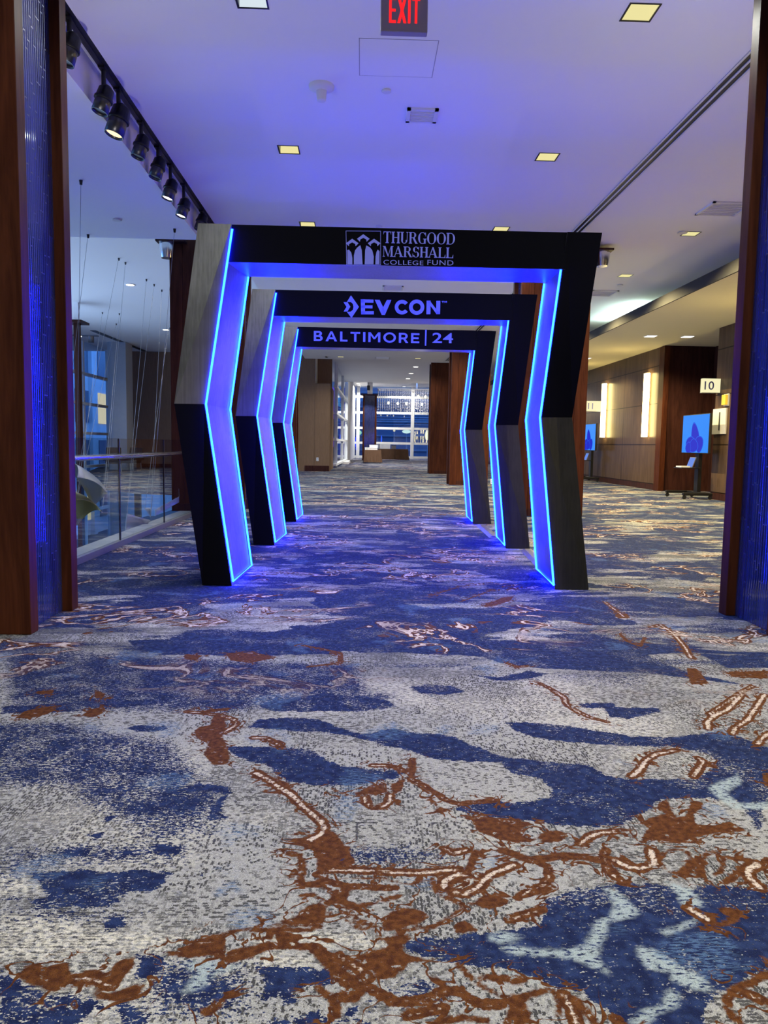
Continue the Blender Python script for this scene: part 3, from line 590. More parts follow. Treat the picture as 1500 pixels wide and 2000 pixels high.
for k, y in enumerate((11.8, 20.9, 29.1)):
    n = ('nearest', 'middle', 'farthest')[k]
    if k < 2: pillar('%s red wood pillar behind the arches on the atrium side' % n, XL_, y, -1, 1.15, DL)
    pillar('%s red wood pillar behind the arches on the meeting room side' % n, 2.46 if k < 2 else 2.62, y, 1, 1.09, DL)
for (px, py, y, lab, w) in ((323, 480, 11.7, 'spotlight can at the head of the pillar behind the tall arch, atrium side', -1), (1180, 497, 11.9, 'spotlight can at the head of the pillar behind the tall arch, meeting room side', 1)):
    x, yy, z = at(px, py, y)
    t = thing('pillar_spotlight', lab, 'spotlight', (x, y, z), 0, 'pillar head spotlights')
    MB().box(-.14 if w < 0 else -.30, .30 if w < 0 else .14, -.05, .3, .06, .09).build('mounting_plate', MT['dark_wood'], t)
    MB().lathe([(.09, -.16), (.12, -.02), (.12, .06)], (0, .1, 0), 20).build('can', MT['chrome'], t)

# ------------------------------------------------------------------ arches
Lq = {  # corner points of one arch, local metres (x, y, z)
 'lob': (-1.434, 0, 0), 'lok': (-1.600, -.14, 1.375), 'lot': (-1.449, 0, 2.70), 'lib': (-1.209, 0, 0), 'lik': (-1.399, -.05, 1.38), 'lit': (-1.205, 0, 2.70),
 'lrb': (-1.185, .785, 0), 'lrk': (-1.362, .75, 1.38), 'lrt': (-1.185, .785, 2.70),
 'lsb': (-1.41, .785, 0), 'lsk': (-1.57, .75, 1.375), 'lst': (-1.42, .785, 2.70),
 'rob': (1.555, 0, 0), 'rok': (1.41, .13, 1.335), 'rot': (1.545, 0, 2.70), 'rib': (1.291, 0, 0), 'rik': (1.162, .10, 1.33), 'rit': (1.285, 0, 2.70),
 'rrb': (1.332, .785, 0), 'rrk': (1.209, .85, 1.335), 'rrt': (1.335, .785, 2.70), 'rsb': (1.585, .785, 0), 'rsk': (1.45, .85, 1.335), 'rst': (1.575, .785, 2.70)}
def lerp(a, b, t): return tuple(a[i]+(b[i]-a[i])*t for i in range(3))
ZB = 2.43  # underside of the header
def arch(label, loc, rot):
    t = thing('arch', label, 'arch', loc, rot, 'black LED lined entrance arches')
    for pre in 'lr':
        q = lambda n: Lq[pre+n]
        mb = MB(); fi = []
        LM = [MT['laminate'], MT['lit_panel'], MT['inner_panel'], MT['sheen_panel']]
        for lo, hi in (('b', 'k'), ('k', 't')):
            top = hi == 't'
            a = [q('o'+lo), q('i'+lo), q('r'+lo), q('s'+lo)]; b = [q('o'+hi), q('i'+hi), q('r'+hi), q('s'+hi)]
            if lo == 'b': a = [(p[0], p[1], .004) for p in a]
            faces = [(0, 1), (1, 2), (2, 3), (3, 0)]
            for k, (i, j) in enumerate(faces):
                mb.add([a[i], a[j], b[j], b[i]], [(0, 1, 2, 3)] if pre == 'l' else [(0, 1, 2, 3)])
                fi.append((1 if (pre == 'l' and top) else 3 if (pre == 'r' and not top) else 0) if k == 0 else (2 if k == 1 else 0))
        mb.add([q('ot'), q('it'), q('rt'), q('st')], [(0, 1, 2, 3)]); fi.append(0)
        mb.add([(p[0], p[1], .004) for p in (q('ob'), q('ib'), q('rb'), q('sb'))], [(3, 2, 1, 0)]); fi.append(0)
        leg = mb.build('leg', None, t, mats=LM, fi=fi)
        bm = bmesh.new(); bm.from_mesh(leg.data); bmesh.ops.remove_doubles(bm, verts=bm.verts, dist=1e-4); bmesh.ops.recalc_face_normals(bm, faces=bm.faces); bm.to_mesh(leg.data); bm.free()
        # LED strip: up the front edge, along the floor, up the rear edge, sunk in the inner face
        s = 1 if pre == 'l' else -1; e = .010*s
        off = lambda p, z=None, dy=0: (p[0]+e, p[1]+dy, p[2] if z is None else z)
        zt = 2.665 if pre == 'l' else ZB
        fk = (zt-Lq[pre+'ik'][2])/(2.70-Lq[pre+'ik'][2]); rk = (2.49-Lq[pre+'rk'][2])/(2.70-Lq[pre+'rk'][2])
        path = [off(lerp(q('ik'), q('it'), fk), None, .004), off(q('ik'), None, .004), off(q('ib'), .035, .004), off(q('rb'), .035, -.012), off(q('rk'), None, -.012), off(lerp(q('rk'), q('rt'), rk), None, -.012)]
        strip = MB().tube(path, .0085, 6).build('led_strip', MT['led'], leg)
    # header between the legs
    hb = MB(); yf, yr = .012, .78
    xl0 = lerp(Lq['lik'], Lq['lit'], (ZB-1.38)/1.32); xr0 = lerp(Lq['rik'], Lq['rit'], (ZB-1.33)/1.37)
    A = [(xl0[0]-.02, yf, ZB), (xr0[0]+.02, yf, ZB), (Lq['rit'][0]+.01, yf, 2.70), (Lq['lit'][0]-.01, yf, 2.70)]
    B = [(x+.03, yr, 2.495 if k < 2 else z) for k, (x, y, z) in enumerate(A)]
    fi = [0, 0, 1, 0, 0, 0]
    hb.hexa(A, B)
    h = hb.build('header', None, t, mats=[MT['laminate'], MT['inner_panel']], fi=fi)
    bm = bmesh.new(); bm.from_mesh(h.data); bmesh.ops.recalc_face_normals(bm, faces=bm.faces); bm.to_mesh(h.data); bm.free()
    return t, h
AP = [((.219, 5.659, 0), -.006), ((.274, 7.959, 0), -.015), ((.292, 10.45, 0), .01)]
A1_, A1 = arch('nearest black arch with cyan LED edges, reading Thurgood Marshall College Fund', *AP[0])
A2_, A2 = arch('middle black arch with cyan LED edges and the DEVCON heading', *AP[1])
A3_, A3 = arch('farthest black arch with cyan LED edges, reading BALTIMORE | 24', *AP[2])

# ---- lettering
def header_local(a, px, py):
    loc, rot = AP[a]; x, y, z = at(px, py, loc[1]); return (x-loc[0], z)
def flat(polys, name, mat, parent, y=-.004+.012, th=.003):
    mb = MB()
    for p in polys: mb.prism(p, y-th, y)
    o = mb.build(name, mat, parent)
    bm = bmesh.new(); bm.from_mesh(o.data); bmesh.ops.recalc_face_normals(bm, faces=bm.faces); bm.to_mesh(o.data); bm.free()
    return o
def text_part(txt, name, mat, parent, x0, x1, z0, z1, y=.008, bold=0.0, th=.002, spacing=1.0, rotx=math.pi/2, xf=None):
    cu = bpy.data.curves.new(name, 'FONT'); cu.body = txt; cu.size = 1; cu.offset = bold; cu.extrude = 0.0; cu.space_character = spacing; cu.resolution_u = 6
    tmp = bpy.data.objects.new('tmp', cu); C.objects.link(tmp); bpy.context.view_layer.update()
    me = bpy.data.meshes.new_from_object(tmp.evaluated_get(bpy.context.evaluated_depsgraph_get())); bpy.data.objects.remove(tmp); bpy.data.curves.remove(cu)
    v = np.array([w.co[:] for w in me.vertices]); lo, hi = v.min(0), v.max(0)
    for w in me.vertices:
        a = (w.co.x-lo[0])/(hi[0]-lo[0]); b = (w.co.y-lo[1])/(hi[1]-lo[1])
        p = (x0+(x1-x0)*a, y-th, z0+(z1-z0)*b)
        w.co = xf(p) if xf else p
    me.name = name; me.materials.clear(); me.materials.append(mat)
    o = bpy.data.objects.new(name, me); C.objects.link(o); o.parent = parent
    return o
def box_text(a, txt, name, mat, parent, px0, py0, px1, py1, **k):
    x0, z1 = header_local(a, px0, py0); x1, z0 = header_local(a, px1, py1)
    return text_part(txt, name, mat, parent, x0, x1, z0, z1, **k)
# serif capitals: heavy stems, hair lines, slab serifs, drawn in a unit-height cell
def arc(cx, cy, rx, ry, a0, a1, w0, w1=None, n=18, thin=.05):
    # ribbon along an ellipse, thick at the sides and thin at top and bottom
    out = []
    for k in range(n):
        q = []
        for j in (0, 1):
            a = math.radians(a0+(a1-a0)*(k+j)/n); c = math.cos(a); s_ = math.sin(a)
            w = thin+(w0-thin)*abs(c)**1.3
            q.append(((cx+rx*c, cy+ry*s_), (cx+(rx-w)*c, cy+(ry-max(thin, w*.45))*s_)))
        out.append([q[0][0], q[1][0], q[1][1], q[0][1]])
    return out
def R_(x0, x1, y0, y1): return [(x0, y0), (x1, y0), (x1, y1), (x0, y1)]
def serif(x, w, y, top): 
    return [(x-.07, y), (x+w+.07, y), (x+w+.07, y+(-.04 if top else .04)), (x+w, y+(-.09 if top else .09)), (x, y+(-.09 if top else .09)), (x-.07, y+(-.04 if top else .04))]
def stem(x, w=.17): return [R_(x, x+w, 0, 1), serif(x, w, 0, False), serif(x, w, 1, True)]
def glyph(c):
    if c == 'T': return stem(.27)+[R_(0, .71, .95, 1), [(0, 1), (.07, 1), (.09, .95), (0, .72)], [(.71, 1), (.64, 1), (.62, .95), (.71, .72)]], .71
    if c == 'H': return stem(.07)+stem(.55)+[R_(.2, .6, .48, .53)], .79
    if c == 'U': return [R_(.07, .24, .3, 1), serif(.07, .17, 1, True), R_(.60, .645, .3, 1), serif(.60, .045, 1, True)]+arc(.357, .3, .288, .31, 180, 360, .16), .74
    if c == 'R': return stem(.07)+arc(.34, .745, .33, .255, -90, 90, .17)+[R_(.2, .36, .95, 1), R_(.2, .36, .49, .54), [(.34, .52), (.52, .52), (.76, .05), (.82, .05), (.82, 0), (.60, 0)]], .80
    if c == 'G': return arc(.42, .5, .40, .51, 40, 300, .18)+[R_(.56, .72, .02, .42), R_(.48, .80, .40, .45), [(.42, 0), (.72, .04), (.6, .06)], [(.66, .98), (.72, .98), (.74, .66), (.70, .66)]], .80
    if c == 'O': return arc(.43, .5, .42, .51, 0, 360, .18, n=36), .86
    if c == 'D': return stem(.07)+arc(.36, .5, .44, .5, -90, 90, .18)+[R_(.2, .38, .95, 1), R_(.2, .38, 0, .05)], .82
    if c == 'M': return [R_(.09, .135, 0, 1), serif(.09, .045, 0, False), R_(.76, .93, 0, 1), serif(.76, .17, 0, False), R_(0.02, .25, .95, 1), R_(.8, 1.0, .95, 1), [(.07, 1), (.26, 1), (.57, .02), (.49, .02)], [(.49, .02), (.54, .02), (.80, 1), (.76, 1)]], 1.02
    if c == 'A': return [[(.03, 0), (.08, 0), (.40, .86), (.37, 1), (.36, 1)], [(.33, 1), (.45, 1), (.80, 0), (.60, 0)], R_(.17, .6, .29, .34), serif(.02, .07, 0, False), serif(.59, .2, 0, False)], .86
    if c == 'S': return arc(.33, .735, .27, .275, 20, 270, .17)+arc(.33, .27, .30, .28, 90, -160, .17)+[[(.55, .98), (.60, .98), (.61, .68), (.57, .68)], [(.02, .02), (.07, .02), (.06, .34), (.02, .34)]], .66
    if c == 'L': return stem(.07)+[R_(.2, .66, 0, .05), [(.58, .05), (.66, .32), (.68, .32), (.68, 0), (.6, 0)]], .70
def serif_word(word, a, name, mat, parent, px0, py0, px1, py1):
    x0, z1 = header_local(a, px0, py0); x1, z0 = header_local(a, px1, py1)
    polys = []; cur = 0
    for c in word:
        g, w = glyph(c)
        for p in g: polys.append([(x+cur, y) for x, y in p])
        cur += w+.035
    cur -= .035
    return flat([[(x0+(x1-x0)*x/cur, z0+(z1-z0)*y) for x, y in p] for p in polys], name, mat, parent)
def crop_polys(a, ox, oy, s, polys):
    return [[header_local(a, ox+x/s, oy+y/s) for x, y in P(p)] for p in polys]
serif_word('THURGOOD', 0, 'lettering', MT['vinyl_pale'], A1, 749, 451.5, 889, 477.5)
serif_word('MARSHALL', 0, 'lettering', MT['vinyl_pale'], A1, 747.5, 480, 885.5, 504)
box_text(0, 'COLLEGE', 'lettering', MT['vinyl_pale'], A1, 749, 507, 827, 518, spacing=1.1)
box_text(0, 'FUND', 'lettering', MT['vinyl_pale'], A1, 835, 507.3, 885.5, 518.4, spacing=1.1)
def cap(cx, cy): return ['%f,%f %f,%f %f,%f %f,%f %f,%f %f,%f %f,%f %f,%f' % (cx-42, cy, cx, cy-30, cx+42, cy, cx+22, cy+20, cx+20, cy+4, cx, cy-6, cx-20, cy+4, cx-22, cy+20)]
em = cap(510, 122)+cap(436, 152)+cap(582, 152)
em += ['403,198 415,195 430,215 437,250 437,292 403,292', '447,292 447,235 455,200 470,180 490,165 500,200 505,292', '519,292 522,200 530,167 555,180 570,200 580,240 578,292', '590,292 592,240 598,210 606,195 618,205 618,292']
em += ['393,68 627,70 627,73 393,71', '393,295 627,295 627,298 393,298', '393,68 396,68 400,298 397,298', '624,70 627,70 627,298 624,298']
flat(crop_polys(0, 560, 430, 3.41, em), 'emblem', MT['vinyl_pale'], A1)
dc = ['262,210 352,340 268,466 218,396 248,396 285,345 262,285 218,282', '178,286 214,286 252,338 220,392 182,392 215,340']
# diamond emblem in two pieces so the D keeps its hollow
dc = ['262,210 352,340 291,340 283,305 262,286 218,282', '352,340 268,466 218,398 258,394 284,375 291,340', '178,286 222,286 255,338 222,392 180,392 212,340']
flat(crop_polys(1, 640, 540, 5.77, dc), 'emblem', MT['vinyl'], A2)
E_ = ['372,255 418,255 422,425 376,425', '372,255 516,258 516,294 374,292', '374,322 505,324 505,358 374,356', '376,390 520,388 520,425 376,425', '530,260 585,262 640,375 610,432', '718,263 668,263 610,375 645,432', '603,390 652,390 645,432 608,432']
def ring(cx, cy, ro, ri, a0, a1, n=26):
    out = []
    for k in range(n):
        a = math.radians(a0+(a1-a0)*k/n); b = math.radians(a0+(a1-a0)*(k+1)/n)
        out.append(' '.join('%f,%f' % (cx+r*math.cos(q), cy+r*math.sin(q)) for r, q in ((ro, a), (ro, b), (ri, b), (ri, a))))
    return out
flat(crop_polys(1, 640, 540, 5.77, E_), 'lettering', MT['vinyl'], A2)
E_ = ring(838, 345, 82, 42, 38, 322)+ring(1003, 345, 86, 45, 0, 360)
E_ += ['1115,272 1160,272 1158,425 1112,425', '1225,275 1270,275 1265,425 1222,425', '1115,272 1150,272 1265,425 1228,425']
flat(crop_polys(1, 640, 540, 5.77, E_), 'lettering', MT['vinyl'], A2)
flat(crop_polys(1, 640, 540, 5.77, ['1285,277 1312,277 1312,283 1285,283', '1295,280 1302,280 1302,299 1295,299', '1316,277 1323,277 1322,299 1316,299', '1337,277 1343,277 1343,299 1337,299', '1318,277 1324,277 1333,292 1328,294', '1336,277 1341,277 1331,294 1327,290']), 'trademark_sign', MT['vinyl'], A2)
def sans(c, t=.19):
    h = t*.95
    def rng(cx, cy, rx, ry, a0, a1, n=24):
        out = []
        for k in range(n):
            a, b = math.radians(a0+(a1-a0)*k/n), math.radians(a0+(a1-a0)*(k+1)/n)
            out.append([(cx+rx*math.cos(a), cy+ry*math.sin(a)), (cx+rx*math.cos(b), cy+ry*math.sin(b)), (cx+(rx-t)*math.cos(b), cy+(ry-h)*math.sin(b)), (cx+(rx-t)*math.cos(a), cy+(ry-h)*math.sin(a))])
        return out
    if c == 'B': return [R_(0, t, 0, 1), R_(t, .42, 1-h, 1), R_(t, .44, .5-h/2, .5+h/2), R_(t, .44, 0, h)]+rng(.42, .755, .26, .245, -90, 90)+rng(.44, .285, .30, .285, -90, 90), .74
    if c == 'A': return [[(0, 0), (t*1.1, 0), (.56, 1), (.40, 1)], [(.96, 0), (.96-t*1.1, 0), (.40, 1), (.56, 1)], R_(.2, .76, .22, .22+h)], .96
    if c == 'L': return [R_(0, t, 0, 1), R_(t, .62, 0, h)], .62
    if c == 'T': return [R_(.31, .31+t, 0, 1), R_(0, .81, 1-h, 1)], .81
    if c == 'I': return [R_(0, t, 0, 1)], t
    if c == 'M': return [R_(0, t, 0, 1), R_(.82, .82+t, 0, 1), [(0, 1), (t, 1), (.55, .42), (.46, .28)], [(1.01, 1), (.82, 1), (.46, .42), (.55, .28)]], 1.01
    if c == 'O': return rng(.53, .5, .53, .52, 0, 360, 40), 1.06
    if c == 'R': return [R_(0, t, 0, 1), R_(t, .42, 1-h, 1), R_(t, .42, .36, .36+h)]+rng(.42, .68, .32, .32, -90, 90)+[[(.36, .4), (.56, .4), (.80, 0), (.58, 0)]], .78
    if c == 'E': return [R_(0, t, 0, 1), R_(t, .70, 1-h, 1), R_(t, .64, .5-h/2, .5+h/2), R_(t, .70, 0, h)], .70
def sans_word(word, a, name, mat, parent, px0, py0, px1, py1, gap):
    x0, z1 = header_local(a, px0, py0); x1, z0 = header_local(a, px1, py1); polys = []; cur = 0
    for c in word:
        g, w = sans(c); polys += [[(x+cur, y) for x, y in p] for p in g]; cur += w+gap
    cur -= gap
    return flat([[(x0+(x1-x0)*x/cur, z0+(z1-z0)*y) for x, y in p] for p in polys], name, mat, parent)
sans_word('BALTIMORE', 2, 'lettering', MT['vinyl'], A3, 613, 646.5, 819, 670, .25)
box_text(2, '24', 'lettering', MT['vinyl'], A3, 845, 649.5, 885, 670, bold=.012, spacing=1.05)
flat([[header_local(2, px, py) for px, py in ((830.6, 644), (833.6, 644), (832.6, 675), (829.8, 675))]], 'divider_bar', MT['vinyl'], A3)

# cable covers between arch feet
for (a, b, lab) in (((939, 1026), (966, 1050), 'grey cable ramp on the carpet between middle and farthest arch'), ((1029, 1075), (1058, 1104), 'grey cable ramp on the carpet between nearest and middle arch')):
    p, q = on_floor(*a), on_floor(*b); w = .07
    m = MB(); y0, y1 = q[1], p[1]
    m.hexa([(q[0]-w, y0, .001), (q[0]+w, y0, .001), (q[0]+w*.4, y0, .018), (q[0]-w*.4, y0, .018)], [(p[0]-w, y1, .001), (p[0]+w, y1, .001), (p[0]+w*.4, y1, .018), (p[0]-w*.4, y1, .018)])
    tag(m.build('cable_cover', MT['grey_metal']), lab, 'cable cover', 'cable ramps along the arches')

# ------------------------------------------------------------------ spotlights on the track
SP = [(136, 92, 0, None), (203, 192, 0, 0), (232, 232, 1, 1), (276, 284, 0, 0), (309, 326, 0, 0), (333, 368, 1, 2), (359, 404, 1, 2), (394, 432, 0, 0)]
labs = ['dark spotlight half hidden by the left pillar, first on the track', 'dark round spotlight, first clear of the pillar on the ceiling track', 'larger spotlight with a warm yellow lit rim on the ceiling track', 'dark spotlight right after the yellow lit one on the ceiling track', 'dark spotlight before the two white lit ones on the ceiling track', 'first of two white lit spotlights on the ceiling track', 'second of two white lit spotlights on the ceiling track', 'last spotlight on the ceiling track, above the nearest arch corner']
warm = glow('warm_spot_lens', (1, .75, .35), 2.0); cold = glow('white_spot_lens', (1, .97, .9), 4.0)
for (px, py, lit, k), lab in zip(SP, labs):
    x, y, z = on_x(px, py, XT-.06); big = k == 1
    t = thing('track_spotlight', lab, 'spotlight', (x, y, Z0), 0, 'spotlights on the ceiling track')
    zz = z-Z0; sc_ = 1.6 if big else 1.3
    MB().tube([(0, 0, 0), (0, 0, zz+.05)], .02).box(-.028, .028, -.06, .06, -.02, .0).build('stem', MT['black_metal'], t)
    ax = Vector((-.28, -.12, -1)).normalized(); c = Vector((0, 0, zz))
    lb_ = MB().lathe([(.03, .085*sc_), (.05*sc_, .06*sc_), (.056*sc_, 0.0), (.062*sc_, -.001), (.062*sc_, -.02), (.05*sc_, -.022)], c, 20, -ax).build('lamp_body', MT['black_metal'], t)
    MB().lathe([(.052*sc_, -.022), (.055*sc_, -.10*sc_), (.050*sc_, -.10*sc_), (.047*sc_, -.08*sc_)], c, 20, -ax).build('snoot', MT['snoot'], lb_)
    MB().lathe([(.046*sc_, -.082*sc_), (.046*sc_, -.086*sc_)], c, 20, -ax).build('lens', (warm if big else cold) if lit else MT['black'], lb_)
    if lit:
        L = bpy.data.lights.new('lamp', 'SPOT'); L.energy = 60; L.spot_size = math.radians(70); L.spot_blend = .7; L.shadow_soft_size = 0; L.color = (1, .8, .5) if big else (1, .95, .85)
        lo = bpy.data.objects.new('lamp', L); C.objects.link(lo); lo.parent = t; lo.location = c+ax*.12*sc_
        lo.rotation_euler = ax.to_track_quat('-Z', 'Y').to_euler()

# ------------------------------------------------------------------ ceiling fittings
x, y, z = on_floor(628, 168, Z0)
t = thing('ceiling_camera', 'white bell shaped dome device on the ceiling near the cool downlight', 'ceiling device', (x, y, Z0))
MB().lathe([(.115, 0), (.112, -.02), (.085, -.035), (.05, -.045)], n=28).build('base_plate', MT['white'], t)
MB().lathe([(.048, -.045), (.042, -.12), (.036, -.13), (.001, -.132)], n=24).build('stem_body', MT['white'], t)
def disc(px, py, r, lab, z=Z0, name='sprinkler_cap', cat='sprinkler'):
    x, y, z = on_floor(px, py, z); tag(MB().lathe([(r*.8, 0), (r, -.006), (r, -.016), (r*.9, -.02)], (x, y, z), 20).build(name, MT['white']), lab, cat, 'round ceiling caps')
disc(755, 176, .042, 'small round white cap on the ceiling between camera dome and square grille')
disc(1333, 453, .07, 'small round cap on the ceiling in front of the wood wall downlight')
disc(228, 428, .06, 'small round cap on the lower ceiling left of the spotlight track', ZL)
disc(1211, 556, .06, 'small round cap on the ceiling before the bright cove glow')
disc(740, 441, .05, 'small round cap on the ceiling right above the nearest arch header')
def grille(px, py, w, d, lab, z=Z0, n=7):
    x, y, z = on_floor(px, py, z); t = thing('ceiling_grille', lab, 'air grille', (x, y, z), 0, 'square ceiling grilles')
    m = MB(); b = .035
    m.box(-w/2, w/2, -d/2, -d/2+b, -.018, 0); m.box(-w/2, w/2, d/2-b, d/2, -.018, 0); m.box(-w/2, -w/2+b, -d/2, d/2, -.018, 0); m.box(w/2-b, w/2, -d/2, d/2, -.018, 0)
    m.build('frame', MT['white'], t)
    s = MB()
    for k in range(n):
        yy = -d/2+b+(d-2*b)*(k+.5)/n; s.box(-w/2+b, w/2-b, yy-.006, yy+.006, -.014, -.002)
    s.build('slats', MT['white'], t)
    MB().box(-w/2+b, w/2-b, -d/2+b, d/2-b, -.003, -.0005).build('backing', bpy.data.materials.get('grille_backing') or plain('grille_backing', (.6, .6, .63), .8), t)
grille(824, 224, .30, .30, 'square white ceiling grille in front of the nearest arch header')
grille(1415, 407, .55, .55, 'large square ceiling grille beside the wood wall at the right pillar')
grille(767, 562, .42, .40, 'ceiling grille seen between the nearest and middle arch headers')
grille(1175, 572, .55, .55, 'ceiling grille before the cove glow, beside the nearest arch')
grille(747, 699, .55, .5, 'ceiling grille seen just under the farthest arch header')
# access panel: hairline frame
a, b = on_floor(706, 74, Z0), on_floor(858, 152, Z0); xa, xb, ya, yb = -.02+a[0], b[0], a[1], b[1]
m = MB(); e = .006
xb = on_floor(858, 78, Z0)[0]
m.box(xa, xb, ya, ya+e, Z0-.002, Z0); m.box(xa, xa+e, ya, yb, Z0-.002, Z0); m.box(xb-e, xb, ya, yb, Z0-.002, Z0); m.box(xa, xb, yb-e*.3, yb, Z0-.001, Z0)
tag(m.build('access_panel_joint', plain('panel_joint', (.40, .39, .42), .9)), 'thin rectangular joint of a flush ceiling access panel behind the exit sign', 'access panel')
# exit sign
x, y, z = at(789, 62, 5.05)
t = thing('exit_sign', 'grey exit sign with red lit EXIT letters hanging from the ceiling', 'exit sign', (x, y, z))
MB().box(-.152, .152, 0, .06, 0, .235).build('case', MT['exit_case'], t, .006)
MB().box(-.03, .03, .02, .04, .235, Z0-z).build('hanger', MT['exit_case'], t)
def exit_letters():
    h, y0 = .155, .052; polys = []
    def B(x0, x1, z0, z1): polys.append([(x0, z0), (x1, z0), (x1, z1), (x0, z1)])
    s = .016
    x = -.098; B(x, x+s, y0, y0+h); B(x, x+.045, y0, y0+s); B(x, x+.042, y0+h/2-s/2, y0+h/2+s/2); B(x, x+.045, y0+h-s, y0+h)
    x = -.044; polys.append([(x, y0), (x+.018, y0), (x+.058, y0+h), (x+.040, y0+h)]); polys.append([(x+.040, y0), (x+.058, y0), (x+.018, y0+h), (x, y0+h)])
    x = .024; B(x, x+s, y0, y0+h)
    x = .050; B(x, x+.052, y0+h-s, y0+h); B(x+.018, x+.018+s, y0, y0+h)
    return polys
flat(exit_letters(), 'lettering', MT['exit_red'], t, y=-.0005, th=.002)

# ------------------------------------------------------------------ railing at the atrium edge
XG = on_floor(235, 1066)[0]
t = thing('glass_railing', 'frameless glass railing with steel handrail at the atrium edge', 'railing', (XG, 0, 0))
ya, yb, yc = on_floor(235, 1066)[1], on_floor(317, 1030)[1], 11.75
gap = yb-ya
ends = [ya-2*gap, ya-gap, ya, yb, yb+gap*.9, yc]
for a, b in zip(ends[:-1], ends[1:]):
    MB().box(-.006, .006, a+.012, b-.012, .02, 1.12).build('glass_panel', MT['glass'], t)
for a in ends[1:-1]: MB().box(-.007, .007, a-.012, a+.012, .03, 1.12).build('joint_strip', MT['black'], t)
MB().box(-.03, .03, ends[0], yc, 0, .06).build('base_channel', MT['grey_metal'], t)
MB().tube([(.07, ends[0], .94), (.07, yc, .94)], .024, 12).build('handrail', MT['chrome'], t)
for a in ends[1:-1]: MB().tube([(.0, a+.1, .93), (.07, a+.1, .93)], .01).build('bracket', MT['chrome'], t)
struct('trim_4', MB().box(XG-.34, XG-.035, 4.0, 11.75, -.35, .012), plain('pale_stone_edge', (.55, .58, .58), .3, 0, .1), 'pale stone edge of the floor outside the railing')
struct('trim_5', MB().prism([(-11, -.4), (-10.9, -.4)], 0, 0) if False else MB().box(-2.64, -2.5, 11.7, 15.3, -.4, -.001), MT['cream'])

# ------------------------------------------------------------------ atrium
low = MB().quad((-21, -8, -5), (-2.64, -8, -5), (-2.64, 61, -5), (-21, 61, -5))
struct('floor_lower', low, plain('dark_lower_floor', (.05, .055, .07), .6), 'dark floor of the level below')
struct('wall_atrium', MB().box(-2.64, -2.55, 4.0, 15.2, -5, -.36).box(-21, -2.6, 3.8, 4.0, -5, ZL), MT['cream'])
# curtain wall on the left
XW = -10.45
w2 = thing('window_2', 'tall blue lit curtain wall of the atrium', None, (XW, 0, 0)); w2['kind'] = 'structure'
m = MB()
for y in (13, 16, 19, 22, 25.2, 28.2, 31.0): m.box(-.05, .09, y-.07, y+.07, -5, 4.75)
m.build('mullions', MT['mullion'], w2)
m = MB()
for z in (-3.4, -1.6, .1, 1.35, 2.45, 3.55): m.box(-.05, .12, 12, 31.2, z-.05, z+.05)
m.build('transoms', MT['mullion'], w2)
MB().box(-.01, .01, 12, 31.2, -5, 4.75).build('pane', MT['window_glass'], w2)
struct('wall_far', MB().box(-21, XW, 11.5, 12, -5, 4.8).box(XW-.06, -9.25, 31.2, 31.4, -5, 4.75).box(-9.25, -1.3, 31.2, 31.4, -.4, 4.85), MT['brown_wall'], 'brown wall at the far side of the atrium')
struct('baseboard_far', MB().box(-9.2, -2.3, 31.17, 31.2, 0, .16), MT['dark_wood'])
# round-cornered pale column beside the curtain wall
p0 = at(207, 800, 28.3)[0]; p1 = at(247, 800, 28.3)[0]
cm = MB(); pts = [(p0+.3*(1-math.cos(a)), 28.3+.3*(1-math.sin(a))) for a in [i*math.pi/12 for i in range(7)]]+[(p1, 28.3), (p1, 29.1), (p0, 29.1)]
n = len(pts); cm.add([(x, y, -5) for x, y in pts]+[(x, y, 4.75) for x, y in pts], [tuple(range(n)), tuple(range(2*n-1, n-1, -1))]+[(i, (i+1) % n, n+(i+1) % n, n+i) for i in range(n)])
tag(struct('pillar', cm, plain('pale_grey_cladding', (.36, .38, .40), .6)), 'pale grey round edged column beside the atrium curtain wall', 'pillar')
# slim dark column far left
c = at(152, 700, 20.5); tz = at(152, 632, 20.5)[2]
t = thing('pillar', 'slim dark column with flat cap just right of the left pillar', 'pillar', (c[0], 20.5, -5)); t['kind'] = 'structure'
MB().box(-.06, .06, -.1, .1, 0, tz+5).build('shaft', MT['dark_wood'], t)
MB().box(-.3, .22, -.3, .3, tz+5, tz+5.06).build('cap', MT['dark_wood'], t)
MB().box(-.05, .05, -.05, .05, tz+5.06, 9.75).build('hanger', MT['ceiling'], t)
# dark slot and light fitting on the atrium ceiling
a, b = on_floor(176, 645, 4.75), on_floor(279, 685.5, 4.75)
m = MB(); m.hexa([(a[0], a[1], 4.735), (a[0]+.18, a[1], 4.735), (a[0]+.18, a[1], 4.749), (a[0], a[1], 4.749)], [(b[0], b[1], 4.735), (b[0]+.18, b[1], 4.735), (b[0]+.18, b[1], 4.749), (b[0], b[1], 4.749)])
tag(m.build('air_slot', MT['black']), 'slanting dark slot in the ceiling high over the atrium', 'air diffuser')
x, y, z = on_floor(172, 655, 4.75)
t = thing('surface_spotlight', 'small grey can light on the atrium ceiling beside the slim column', 'spotlight', (x, y, 4.75))
MB().box(-.5, .35, -.1, .1, -.03, 0).build('base_plate', MT['grey_metal'], t); MB().lathe([(.1, 0), (.1, -.22), (.08, -.22)], (.1, 0, -.03), 18).build('can', MT['grey_metal'], t); MB().lathe([(.09, -.03), (.09, -.05)], (-.32, 0, 0), 16).build('lit_lens', MT['lamp_hot'], t)
